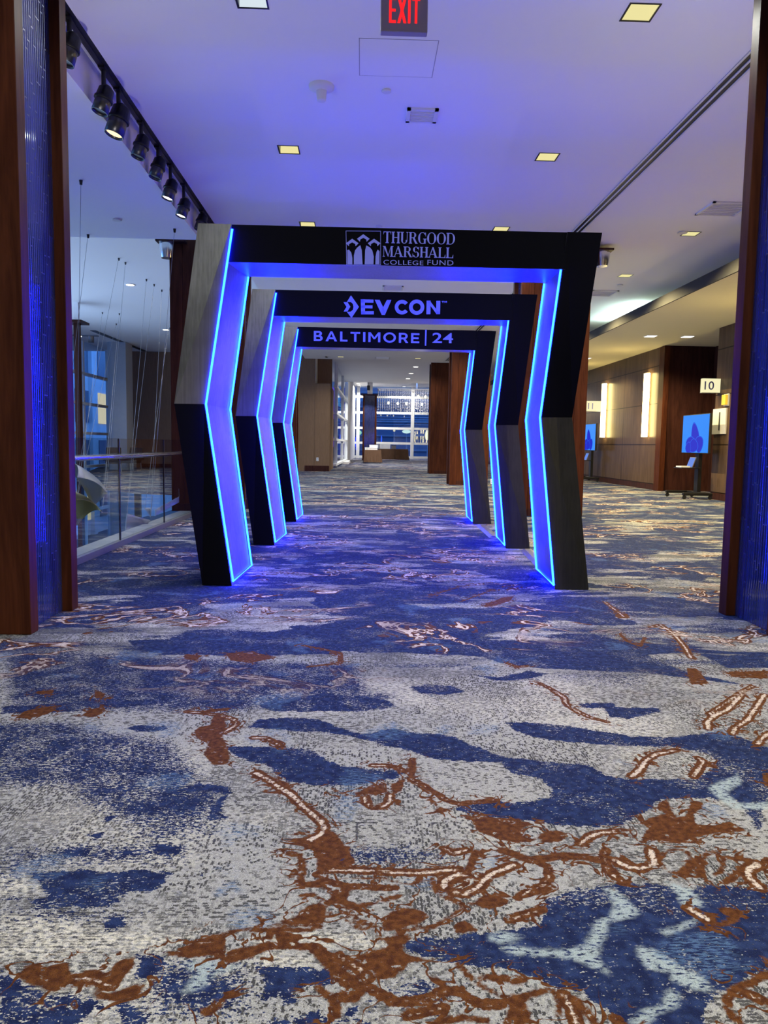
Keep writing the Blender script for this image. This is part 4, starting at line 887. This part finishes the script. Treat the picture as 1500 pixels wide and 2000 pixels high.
for (x, y) in ((-5.5, 18), (-6.5, 25), (-8, 14)):
    L = bpy.data.lights.new('lamp', 'SPOT'); L.energy = 160; L.spot_size = math.radians(150); L.spot_blend = .6; L.shadow_soft_size = 0; L.color = (1, .93, .8)
    t = thing('downlight', 'round ceiling downlight high over the atrium floor', 'ceiling light', (x, y, 4.75), 0, 'atrium downlights')
    MB().lathe([(.12, 0), (.12, -.012), (.1, -.014)], (0, 0, 0), 20).build('frame', MT['white'], t); MB().lathe([(.095, -.014), (.09, -.018)], (0, 0, 0), 20).build('diffuser', MT['lamp_hot'], t)
    lo = bpy.data.objects.new('lamp', L); C.objects.link(lo); lo.parent = t; lo.location = (0, 0, -.05)
# hanging sheet sculptures and their wires
def sheet(corners, bulge, n=10):
    a, b, c, d = [Vector(p) for p in corners]; nrm = (b-a).cross(d-a).normalized(); mb = MB(); V = []
    for side in (0, .012):
        for i in range(n+1):
            for j in range(n+1):
                u, v = i/n, j/n; p = (a*(1-u)+b*u)*(1-v)+(d*(1-u)+c*u)*v+nrm*(bulge*4*u*(1-u)+bulge*2*v*(1-v)+side); V.append(p)
    F = []; k = (n+1)**2
    for i in range(n):
        for j in range(n):
            q = [i*(n+1)+j, (i+1)*(n+1)+j, (i+1)*(n+1)+j+1, i*(n+1)+j+1]; F.append(q); F.append([k+e for e in reversed(q)])
    rim = [(i, 0) for i in range(n)]+[(n, j) for j in range(n)]+[(i, n) for i in range(n, 0, -1)]+[(0, j) for j in range(n, 0, -1)]
    R = [i*(n+1)+j for i, j in rim]
    for e in range(len(R)):
        f = R[(e+1) % len(R)]; F.append([R[e], R[e]+k, f+k, f])
    return mb.add(V, F, True)
def sculpture(lab, Y, px, mat, bulge, wires):
    pts = [at(x, y, Y+dy) for x, y, dy in px]
    t = thing('hanging_sculpture', lab, 'sculpture', pts[0], 0, 'metal sails hung in the atrium'); o = Vector(pts[0])
    sheet([Vector(p)-o for p in pts], bulge).build('sail', mat, t)
    for (ax_, ay, k) in wires:
        z = 4.75 if ay > 484 else ZL
        a = Vector(on_floor(ax_, ay, z))-o; b = Vector(pts[k])-o
        MB().tube([a, b], .0028, 5).build('suspension_wire', MT['grey_metal'], t)
        MB().lathe([(.02, 0), (.014, -.05)], a, 10).build('wire_anchor', MT['black_metal'], t)
sculpture('pale curved metal sail hanging beside the left pillar above the gold sail', 10.5, [(120, 905, 0), (150, 933, 0), (207, 962, .3), (180, 992, .8)], MT['sail_white'], .12, [(172, 458, 0), (158, 352, 1), (232, 504, 1), (245, 512, 2)])
sculpture('gold curved metal sail hanging beside the left pillar', 10.8, [(110, 975, 0), (150, 977, 0), (200, 1002, .2), (150, 1027, .5)], MT['sail_gold'], .15, [(200, 610, 1), (227, 632, 1), (233, 612, 2)])
sculpture('pale blue kite shaped metal sail low behind the glass railing', 9.6, [(248, 1003, 0), (294, 1016, .2), (272, 1052, .3), (246, 1062, 0)], MT['sail_white'], .05, [(286, 545, 0), (301, 555, 0), (341, 447, 1), (316, 566, 1)])
sculpture('small pale triangular metal sail behind the railing near the arch', 11.2, [(283, 994, 0), (294, 994, 0), (294, 1009, .1), (293, 1010, .1)], MT['sail_white'], .01, [(337, 580, 0)])
sculpture('narrow pale strip sail behind the railing near the arch', 11.3, [(303, 996, 0), (350, 970, .2), (350, 981, .2), (303, 1008, 0)], MT['sail_white'], .01, [(332, 640, 1)])
# lounge chairs on the far side
def chair(x, y, rz, lab):
    t = thing('lounge_chair', lab, 'chair', (x, y, 0), rz, 'lounge chairs across the atrium')
    MB().box(-.27, .27, -.35, .3, .28, .42).build('seat', MT['black'], t, .03); MB().hexa([(-.27, .26, .38), (.27, .26, .38), (.27, .36, .38), (-.27, .36, .38)], [(-.25, .38, .85), (.25, .38, .85), (.25, .46, .85), (-.25, .46, .85)]).build('backrest', MT['black'], t, .02)
    for s in (-1, 1):
        MB().box(s*.31-.04, s*.31+.04, -.35, .35, .40, .58).build('armrest', MT['black'], t, .02)
        for yy in (-.3, .3): MB().tube([(s*.25, yy, .005), (s*.24, yy*.9, .28)], .018).build('leg', MT['grey_metal'], t)
for px, lab, rz, y in ((222, 'black lounge chair before the pale column across the atrium', .3, 26.6), (256, 'black lounge chair nearest the brown wall across the atrium', -.2, 27.6)):
    chair(at(px, 900, y)[0], y, rz, lab)

# ------------------------------------------------------------------ far hall
a = at(590, 800, 30)[0]; b = at(615, 800, 30)[0]; c = at(644, 800, 30)[0]; zz = at(630, 749, 30)[2]
struct('wall_nook', MB().box(a-.6, b, 30.02, 31.2, 0, 4.85).box(b, c, 30, 34, 0, zz), MT['brown_wall'], 'brown stepped wall block beyond the farthest arch')
struct('trim_6', MB().box(b, b+.02, 30.1, 34, zz, 4.85), MT['white'])
struct('trim_9', MB().box(c, c+.02, 30.05, 30.9, 0, zz-.3), MT['brown_wall'])
struct('baseboard_nook', MB().box(at(596, 800, 30)[0], c, 29.97, 30, 0, .22), MT['dark_wood'])
def outlet(px, py, y, lab):
    x, _, z = at(px, py, y); t = thing('wall_outlet', lab, 'outlet', (x, y, z), 0, 'white wall outlets'); cp_ = MB().box(-.045, .045, -.012, 0, -.07, .07).build('cover_plate', MT['white'], t)
    for s in (-1, 1): MB().box(-.018, .018, -.015, -.012, s*.03-.016, s*.03+.016).build('socket', MT['grey_metal'], cp_)
outlet(620, 897, 29.99, 'white outlet on the brown wall block beyond the farthest arch')
# side bay window towards the street
bay = [(-1.30, 34.0), (-1.18, 40.5), (-1.0, 46.5), (-.72, 60)]
w3 = thing('window_3', 'side bay window with white frames', None); w3['kind'] = 'structure'
fr = MB(); 
for (x, y) in ((-1.28, 35.0), (-1.16, 41.5), (-1.03, 46.2)): fr.box(x-.06, x+.1, y-.12, y+.12, 0, 4.85)
for z in (.15, 1.3, 2.5, 3.7): fr.hexa([(-1.33, 34, z-.05), (-1.18, 34, z-.05), (-1.18, 34, z+.05), (-1.33, 34, z+.05)], [(-1.06, 46, z-.05), (-.92, 46, z-.05), (-.92, 46, z+.05), (-1.06, 46, z+.05)])
fr.build('frame', MT['mullion'], w3)
MB().quad((-1.3, 34, 0), (-1.03, 46.2, 0), (-1.03, 46.2, 4.85), (-1.3, 34, 4.85)).build('pane', MT['window_glass'], w3)
struct('wall_bay', MB().hexa([(-1.10, 46.2, 0), (-.96, 46.2, 0), (-.96, 46.2, 5.7), (-1.10, 46.2, 5.7)], [(-.82, 60, 0), (-.68, 60, 0), (-.68, 60, 5.7), (-.82, 60, 5.7)]), MT['white'], 'white panel wall of the window bay')
struct('trim_7', MB().box(-1.25, -.75, 41, 46, 0.0, .12), MT['white'], 'low white sill box of the bay window')
# far window
w1 = thing('window_1', 'wide far window with white frames', None, (0, 60, 0)); w1['kind'] = 'structure'
fr = MB(); zs = [at(780, p, 60)[2] for p in (807, 837, 866)]
for z in [.12]+zs+[4.9]: fr.box(-.8, 9.2, -.08, .08, z-.09, z+.09)
for px in (699, 805): 
    x = at(px, 850, 60)[0]; fr.box(x-.13, x+.13, -.1, .1, 0, 5.7)
for x in (7.2, -.72): fr.box(x-.1, x+.1, -.1, .1, 0, 5.7)
fr.build('frame', MT['mullion'], w1)
MB().box(-.8, 9.2, -.01, .01, 0, 5.7).build('pane', MT['window_glass'], w1)
struct('wall_end', MB().box(9.2, 9.4, 28, 61, 0, 6).box(-9.9, -.75, 60.2, 60.4, 0, 6) if False else MB().box(9.2, 9.4, 20, 61, 0, 6), MT['cream'])
# blue glitter pillar
x0, x1 = at(708, 850, 52)[0], at(735, 850, 52)[0]; zt = at(722, 772, 52)[2]; w = x1-x0
t = thing('pillar', 'slim blue glass pillar with wood edges before the far window', 'pillar', (x0, 52, 0)); t['kind'] = 'structure'
MB().box(.12, w-.12, .02, .6, 0, zt).build('glass_tile_panel', MT['tile'], t)
for a in (0, w-.12): MB().box(a, a+.12, -.03, .62, 0, zt).build('corner_post', MT['red_wood'], t)
MB().box(-.12, w+.12, -.15, .7, zt, zt+.07).build('cap', MT['dark_wood'], t)
MB().box(.3, w-.3, .2, .5, zt+.07, 5.7).build('neck', MT['ceiling'], t)
x, _, z1 = at(720, 753, 49.5); _, _, z0 = at(720, 762, 49.5)
t = thing('pendant_spotlight', 'black cylinder spotlight hanging before the slim blue pillar', 'spotlight', (x, 49.5, z0))
MB().lathe([(.10, 0), (.10, z1-z0)], n=18).build('can', MT['black_metal'], t); MB().tube([(0, 0, z1-z0), (0, 0, 5.7-z0)], .012).build('rod', MT['black_metal'], t)
L = bpy.data.lights.new('lamp', 'SPOT'); L.energy = 500; L.spot_size = math.radians(50); L.spot_blend = .6; L.shadow_soft_size = 0
lo = bpy.data.objects.new('lamp', L); C.objects.link(lo); lo.parent = t; lo.location = (0, 0, -.05); lo.rotation_euler = Vector((.0, .75, -.65)).to_track_quat('-Z', 'Y').to_euler()
# draped tables
def draped(px0, px1, pyb, pyt, Y, dep, lab):
    x0, _, _ = at(px0, pyb, Y); x1, _, _ = at(px1, pyb, Y); zt = at((px0+px1)/2, pyt, Y)[2]; cx = (x0+x1)/2; hw = (x1-x0)/2
    t = thing('banquet_table', lab, 'table', (cx, Y, 0), 0, 'brown draped tables by the far window')
    MB().box(-hw+.05, hw-.05, .05, dep-.05, zt-.04, zt).build('tabletop', MT['dark_wood'], t)
    for sx in (-1, 1):
        for yy in (.12, dep-.12): MB().box(sx*(hw-.12)-.02, sx*(hw-.12)+.02, yy-.02, yy+.02, .004, zt-.04).build('leg', MT['grey_metal'], t)
    m = MB(); N = 64; rows = []
    for (z, g) in ((zt+.005, -.06), (zt, 0.0), (zt*.5, .03), (.06, .07)):
        ring_ = []
        for k in range(N):
            s_ = k/N*4; side = int(s_); f = s_-side; rip = 1+.35*math.sin(k*1.9)*(1-z/zt)
            gg = g*rip; X0, X1, Y0, Y1 = -hw-gg, hw+gg, -gg, dep+gg
            ring_.append([(X0+(X1-X0)*f, Y0, z), (X1, Y0+(Y1-Y0)*f, z), (X1-(X1-X0)*f, Y1, z), (X0, Y1-(Y1-Y0)*f, z)][side])
        rows.append(ring_)
    V = sum(rows, []); F = [[r*N+k, r*N+(k+1) % N, (r+1)*N+(k+1) % N, (r+1)*N+k] for r in range(3) for k in range(N)]+[list(range(N))]
    m.add(V, F, False); m.build('tablecloth', MT['cloth'], t)
    return cx, zt
cx, zt = draped(712, 744, 905, 879, 44, 1.5, 'small brown draped table with white boxes before the blue pillar')
wm = plain('white_carton', (.8, .8, .8), .5)
for i, (dx, dy, w, h, d, lab) in enumerate(((-.1, .5, .75, .14, .5, 'wide low white box on the small draped table'), (.05, .7, .5, .16, .4, 'second white box stacked on the wide one on the small table'))):
    z = zt+.006 if i == 0 else zt+.147
    t = thing('white_box', lab, 'box', (cx+dx, 44+dy, z), 0, 'white boxes on the small table'); MB().box(-w/2, w/2, -d/2, d/2, 0, h*.8).build('body', wm, t); MB().box(-w/2-.01, w/2+.01, -d/2-.01, d/2+.01, h*.8, h).build('lid', wm, t)
for dx in (.28, .38, -.35):
    t = thing('glass_bottle', 'slim clear bottle standing on the small draped table', 'bottle', (cx+dx, 44.1, zt+.006), 0, 'bottles on the small table'); MB().lathe([(.035, 0), (.035, .16), (.013, .22), (.013, .3)], n=12).build('body', MT['glass'], t); MB().lathe([(.015, .3), (.015, .32)], n=10).build('stopper', MT['grey_metal'], t)
cx2, zt2 = draped(736, 797, 898, 877, 53, .8, 'long brown draped table in front of the far window')
t = thing('plastic_crate', 'white ribbed crate standing on the long draped table', 'crate', (at(747, 870, 53)[0]+.15, 53.4, zt2+.006))
m = MB().box(-.42, .42, -.25, .25, 0, .34)
m.build('body', plain('milky_plastic', (.75, .78, .85), .4), t)
for k in range(7): MB().box(-.40+.125*k, -.38+.125*k, -.262, -.25, .02, .33).build('rib', wm, t)
t = thing('plastic_crate', 'small grey container beside the white crate on the long table', 'crate', (at(768, 870, 53)[0]+.05, 53.4, zt2+.006)); MB().box(-.16, .16, -.2, .2, 0, .24).build('body', MT['grey_metal'], t); MB().box(-.17, .17, -.21, .21, .24, .27).build('lid', MT['black'], t)
# crystal chandelier
xa, xb = at(737, 765, 50)[0], 6.2; zt_, zb_ = at(760, 762, 50)[2], at(760, 810, 50)[2]
t = thing('crystal_chandelier', 'large crystal bead chandelier hanging before the far window', 'chandelier', ((xa+xb)/2, 50, zt_)); hw = (xb-xa)/2
MB().box(-hw, hw, -1, 1, 0, .06).build('canopy', MT['chrome'], t); MB().box(-.05, .05, -.05, .05, .06, 5.7-zt_).build('hanger', MT['chrome'], t)
m = MB(); H_ = zt_-zb_
for i in range(36):
    for j in range(3):
        x = -hw+2*hw*(i+.5)/36; y = -.8+.8*j; L_ = H_*(.72+.28*rnd.random()); m.tube([(x, y, 0), (x, y, -L_)], .006, 4)
        for k in range(7):
            zz = -L_*(k+1)/7; r = .022; m.add([(x, y, zz+r*1.6), (x+r, y, zz), (x, y+r, zz), (x-r, y, zz), (x, y-r, zz), (x, y, zz-r*1.6)], [(0, 1, 2), (0, 2, 3), (0, 3, 4), (0, 4, 1), (5, 2, 1), (5, 3, 2), (5, 4, 3), (5, 1, 4)])
tb = m.build('bead_strands', plain('crystal_beads', (.85, .87, .9), .15, 0), t, kind='stuff')
hot = glow('chandelier_bulb', (1, .85, .5), 9)
for k, (px, py) in enumerate(((759, 787), (777, 788), (794, 788), (824, 790), (817, 774), (831, 775), (846, 782))):
    x, y, z = at(px, py, 49.6); MB().lathe([(.02, -.09), (.065, -.03), (.065, .03), (.02, .09)], (x-(xa+xb)/2, -.4, z-zt_), 12).build('bulb', hot, t)
L = bpy.data.lights.new('lamp', 'POINT'); L.energy = 160; L.color = (1, .9, .75); L.shadow_soft_size = 0; lo = bpy.data.objects.new('lamp', L); C.objects.link(lo); lo.parent = t; lo.location = (0, -1.6, -H_*.5)
# downlights beyond the step
FAR = [(812, 716, 4.85), (797, 739, 4.85), (633, 736, 4.85), (640, 741, 4.85), (789, 755, 5.7), (700, 749, 5.7), (701, 752, 5.7), (702, 755, 5.7), (803, 729, 4.85)]
fw = ['beyond the ceiling step', 'farther along beyond the step', 'beside the brown wall block', 'second beside the brown wall block', 'over the chandelier', 'first of three beside the blue pillar', 'second of three beside the blue pillar', 'third of three beside the blue pillar', 'between the two beyond the step']
for (px, py, z), s in zip(FAR, fw):
    x, y, z = on_floor(px, py, z); t = thing('downlight', 'small round lit downlight, %s' % s, 'ceiling light', (x, y, z), 0, 'far ceiling downlights')
    MB().lathe([(.14, 0), (.14, -.012), (.12, -.014)], n=18).build('frame', MT['white'], t); MB().lathe([(.115, -.014), (.11, -.02)], n=18).build('diffuser', MT['lamp_hot'], t)
    L = bpy.data.lights.new('lamp', 'SPOT'); L.energy = 850; L.spot_size = math.radians(150); L.spot_blend = .6; L.shadow_soft_size = 0; L.color = (1, .93, .82); lo = bpy.data.objects.new('lamp', L); C.objects.link(lo); lo.parent = t; lo.location = (0, 0, -.04)
for a, b, lab in ((on_floor(634, 683, Z0), on_floor(645, 698, Z0), 'short dark air slot in the ceiling beyond the farthest arch, atrium side'),):
    t = thing('linear_air_slot', lab, 'air diffuser', (a[0], 0, Z0)); MB().box(-.1, .12, b[1], a[1]+2, -.006, 0).build('frame', MT['white'], t); MB().box(-.08, .0, b[1]+.05, a[1]+1.9, -.008, -.006).build('dark_slots', MT['black'], t)

# ------------------------------------------------------------------ wood wall fittings
tube_m = glow('warm_light_tube', (1.0, .76, .30), 26.0)
def wall_light(y, zb, h, lab):
    t = thing('wall_light', lab, 'wall light', (XR, y, zb), 0, 'tall tube wall lights')
    MB().box(-.05, 0, -.05, .05, 0, h).build('back_plate', MT['grey_metal'], t)
    MB().box(-.16, -.05, -.012, .012, -.01, h+.01).build('center_blade', MT['grey_metal'], t)
    for s in (-1, 1): MB().lathe([(.055, 0), (.055, h)], (-.09, s*.075, 0), 14).build('light_tube', tube_m, t)
for px, pt, pb, lab in ((1178, 750, 854, 'tall lit wall light nearest the number 11 sign'), (1260, 730, 853, 'tall lit wall light nearest the dark alcove')):
    x, y, _ = on_x(px, 800, XR-.1); zt = on_x(px, pt, XR-.1)[2]; zb = on_x(px, pb, XR-.1)[2]
    wall_light(y, zb, zt-zb, lab)
for y, lab in ((13.2, 'unseen wall light added behind the near right pillar to brighten the soffit'), (9.0, 'unseen wall light added before the pillar to brighten the soffit'), (29.0, 'unseen wall light added behind the red pillar to brighten the soffit')): wall_light(y, 1.42, 1.73, lab)  # extra lights out of view, added to brighten the yellow soffit
def number_sign(num, px0, px1, py0, py1, Y, lab):
    x0, _, z1 = at(px0, py0, Y); x1, _, z0 = at(px1, py1, Y)
    t = thing('room_number_sign', lab, 'sign', (x1, Y, z0), 0, 'lit room number signs'); w = x1-x0; h = z1-z0
    MB().box(-w, XR-x1-.002, 0, .10, 0, h).build('lit_box', glow('warm_sign_face', (1.0, .93, .55), .95), t)
    MB().box(-w-.008, XR-x1-.002, -.004, .104, -.012, 0).build('bottom_rail', MT['grey_metal'], t)
    text_part(num, 'numerals', plain('blue_numerals', (.06, .07, .25), .5), t, -w*.86, -w*.16, h*.2, h*.8, y=-.002, bold=.01)
number_sign('10', 1373, 1398, 739, 767, 16.35, 'lit room sign reading 10 beside the dark alcove')
number_sign('11', 1147, 1160, 783, 803, 24.3, 'lit room sign reading 11 beside the red pillar')
x, y, z = on_x(1417, 781, XR-.04)
t = thing('fire_alarm', 'yellow lit alarm box on the wood wall below the number 10 sign', 'alarm', (XR, y, z)); MB().box(-.03, 0, -.1, .1, -.13, .13).build('back_plate', MT['white'], t); MB().box(-.09, -.03, -.085, .085, -.11, .11).build('amber_cover', plain('amber_plastic', (.8, .55, .05), .3, es=.35, em=(1, .65, .08)), t, .01)
x, y, z = on_x(1404, 823, XR-.03)
t = thing('notice_holder', 'white notice panel on the wood wall behind the large screen', 'notice board', (XR, y, z)); MB().box(-.03, 0, -.3, .3, -.28, .28).build('panel', MT['white'], t); MB().box(-.034, -.03, -.05, .0, -.2, .2).build('dark_strip', MT['black'], t)
# display stands
def display(yn, yf, pxr, lab, lablap):
    zb, zt = 1.02, 1.90; xs = 7.52; yc = (yn+yf)/2
    t = thing('display_stand', lab, 'screen', (xs, yc, 0), 0, 'screens on wheeled stands'); hl = (yf-yn)/2
    hs_ = MB().box(0, .06, -hl, hl, zb, zt).build('screen_housing', MT['black'], t, .008)
    sc_ = NT('screen_picture'); sc_.set(color=(.01, .01, .02), em=(.008, .25, .95), es=.95, rough=.3)
    MB().box(-.004, 0, -hl+.015, hl-.015, zb+.015, zt-.015).build('screen', sc_.m, hs_)
    pet = glow('screen_petals', (.008, .02, .62), .95); pet2 = glow('screen_petal_edges', (.01, .11, .85), .95)
    def petal(cy, cz, a, L_, w_, m_, d):
        pts = []
        for k in range(20):
            q = 2*math.pi*k/20; u = math.cos(q)*L_; v = math.sin(q)*w_*(1.15-.35*math.cos(q)); ca, sa = math.cos(a), math.sin(a)
            yy = cy+u*ca-v*sa; z_ = max(zb+.017, cz+u*sa+v*ca); pts.append((-d, yy, z_))
        return pts
    specs = [(.0, 1.42, 1.25, .32, .17), (-.22, 1.24, .6, .20, .16), (.22, 1.22, 2.4, .22, .17), (.05, 1.2, 1.5, .16, .20), (.30, 1.15, 2.0, .14, .12)]
    for k, (cy, cz, a, L_, w_) in enumerate(specs):
        for m_, s_, d in ((pet2, 1.0, .0050+.0008*k), (pet, .90, .0054+.0008*k)):
            p = petal(cy*hl/.66, cz, a, L_*s_, w_*s_*hl/.66, m_, d); MB().add(p, [tuple(range(20))]).build('picture_shape', m_, hs_)
    MB().box(.07, .15, -.09, .09, .12, 1.5).build('mast', MT['black_metal'], t)
    MB().box(.06, .075, -.3, .3, 1.2, 1.7).build('mount_plate', MT['black_metal'], t)
    b = MB(); b.box(-.42, .24, -.50, -.42, .09, .15); b.box(-.42, .24, .42, .50, .09, .15); b.box(.06, .16, -.46, .46, .09, .15); b.build('base_frame', MT['black_metal'], t, .01)
    for sx in (-.38, .2):
        for sy in (-.46, .46): MB().lathe([(.042, -.018), (.048, 0), (.042, .018)], (sx, sy, .05), 14, (0, 1, 0)).build('caster', MT['black'], t)
    MB().box(-.36, .08, -.22, .22, .68, .70).build('shelf', MT['black_metal'], t)
    lp = thing('tablet', lablap, 'tablet', (xs-.08, yc, .701), 0, 'tablets on the stand shelves')
    MB().hexa([(-.02, -.15, 0), (-.005, -.15, 0), (-.005, .15, 0), (-.02, .15, 0)], [(.06, -.15, .23), (.075, -.15, .23), (.075, .15, .23), (.06, .15, .23)]).build('body', MT['grey_metal'], lp)
    MB().quad((-.0195, -.14, .012), (-.0195, .14, .012), (.056, .14, .222), (.056, -.14, .222)).build('screen', glow('tablet_screen', (.13, .27, .85), .9), lp)
display(16.0, 17.35, 0, 'blue screen on a black wheeled stand beside the number 10 sign', 'small lit tablet on the shelf of the stand by sign 10')
display(23.9, 25.3, 0, 'blue screen on a black wheeled stand beside the number 11 sign', 'small lit tablet on the shelf of the stand by sign 11')
t = thing('paper_pad', 'white pad lying on the shelf of the stand by sign 10', 'paper', (7.25, 16.7, .701)); MB().box(-.08, .12, -.19, .1, 0, .03).build('sheets', MT['white'], t)
outlet(961, 940, 20.88, 'white outlet low on the red pillar between farthest and middle arch')

# ------------------------------------------------------------------ outside
ext = MB().quad((-90, 12, -5.2), (-10.6, 12, -5.2), (-10.6, 60.5, -5.2), (-90, 60.5, -5.2)); ext.quad((-90, 60.5, -5.2), (90, 60.5, -5.2), (90, 160, -5.2), (-90, 160, -5.2))
struct('ground_street', ext, plain('street', (.10, .11, .13), .8), 'street outside')
def facade(name, lab, x0, x1, y0, y1, z1, mat, band=None, win=None):
    t = thing(name, lab, 'building', ((x0+x1)/2, y0, -5.2)); hx = (x1-x0)/2; hz = z1+5.2
    MB().box(-hx, hx, 0, y1-y0, 0, hz).build('wall', mat, t)
    if band:
        for k in range(band): z = hz*(k+.5)/band; MB().box(-hx-.1, hx+.1, -.25, 0, z-.1, z+.1).build('ledge', MT['dim_pane'], t)
    return t, hx, hz
st, hx, hz = facade('stone_building', 'pale stone street building outside the atrium windows', -40, -17.5, 24, 70, 14, MT['stone'])
for i in range(8):
    for j in range(6): MB().box(hx, hx+.06, 2+4*i, 4.2+4*i, 1.2+3.1*j, 3.2+3.1*j).build('window', MT['dim_pane'] if (i*3+j) % 5 else glow('office_window', (1, .8, .5), 1.0), st)
    MB().box(hx, hx+.25, .3+4*i, .9+4*i, 0, hz).build('pilaster', MT['stone'], st)
gt, hx, hz = facade('garage_building', 'dark louvred building across the street beyond the far window', -6, 26, 86, 100, 9.5, plain('dark_cladding', (.07, .10, .16), .7), 9)
for k in range(14): MB().box(-10+.0, 9, -.12, 0, 8.6+.28*k, 8.7+.28*k).build('louver', plain('blue_grey_louver', (.16, .2, .26), .6) if k == 0 else bpy.data.materials['blue_grey_louver'], gt)
for k, (px, py, w_, h_, col) in enumerate(((794, 843, 1.0, .4, (.8, 1, .85)), (835, 850, .6, 1.1, (1, .9, .6)), (770, 841, .25, .25, (1, .8, .5)), (745, 858, .15, .9, (.05, .15, 1)), (702, 845, .5, .5, (.4, .8, .5)))):
    x, y, z = at(px, py, 84); t = thing('street_sign', 'lit street sign outside the far window, %s' % ('pale green oval one', 'warm tall one behind the wood pillar', 'small warm one', 'slim blue one', 'green one left of the blue pillar')[k], 'sign', (x, 84, z), 0, 'lit signs across the street')
    MB().lathe([(w_*.5, -.1), (w_*.5, .1)], (0, 0, 0), 20, (0, 1, 0)).build('lit_face', glow('sign_glow', col, 1.0), t); t.children[0].scale = (1, 1, h_/w_)
    MB().tube([(0, .1, -h_*.4), (0, .1, -5.2-z)], .05).build('post', MT['grey_metal'], t)
pt_, hx, hz = facade('purple_building', 'purple lit brick building seen through the bay window', -9, -2.0, 75, 84, 7.2, plain('purple_lit_brick', (.22, .07, .28), .8, es=.12, em=(.35, .1, .6)))  # purple lighting on the brick put into its colour and glow
for j in range(3): MB().box(hx-1.1, hx-.75, -.05, 0, 1.4+2.8*j, 3.2+2.8*j).build('window', MT['black'], pt_)
x, _, z = at(661, 785, 73.5)
t = thing('neon_guitar_sign', 'pale blue neon guitar sign above the purple building', 'sign', (x, 73.5, z))
body = [(-.25, -1.3), (.15, -1.45), (.42, -1.1), (.3, -.7), (.38, -.3), (.15, -.1), (.08, .9), (.22, 1.5), (-.05, 1.6), (-.12, .9), (-.15, -.1), (-.4, -.35), (-.28, -.75), (-.42, -1.05)]
MB().prism(body, 0, .2).build('guitar_outline', glow('pale_blue_neon', (.12, .5, 1.0), .9), t)
MB().prism([(x_*.55, -.75+(z_+.75)*.55) for x_, z_ in body if z_ < 0], -.03, 0).build('guitar_body', plain('guitar_red', (.3, .05, .12), .5), t)
MB().box(-.05, .05, .1, .2, -z-5.2, -1.2).build('post', MT['grey_metal'], t)
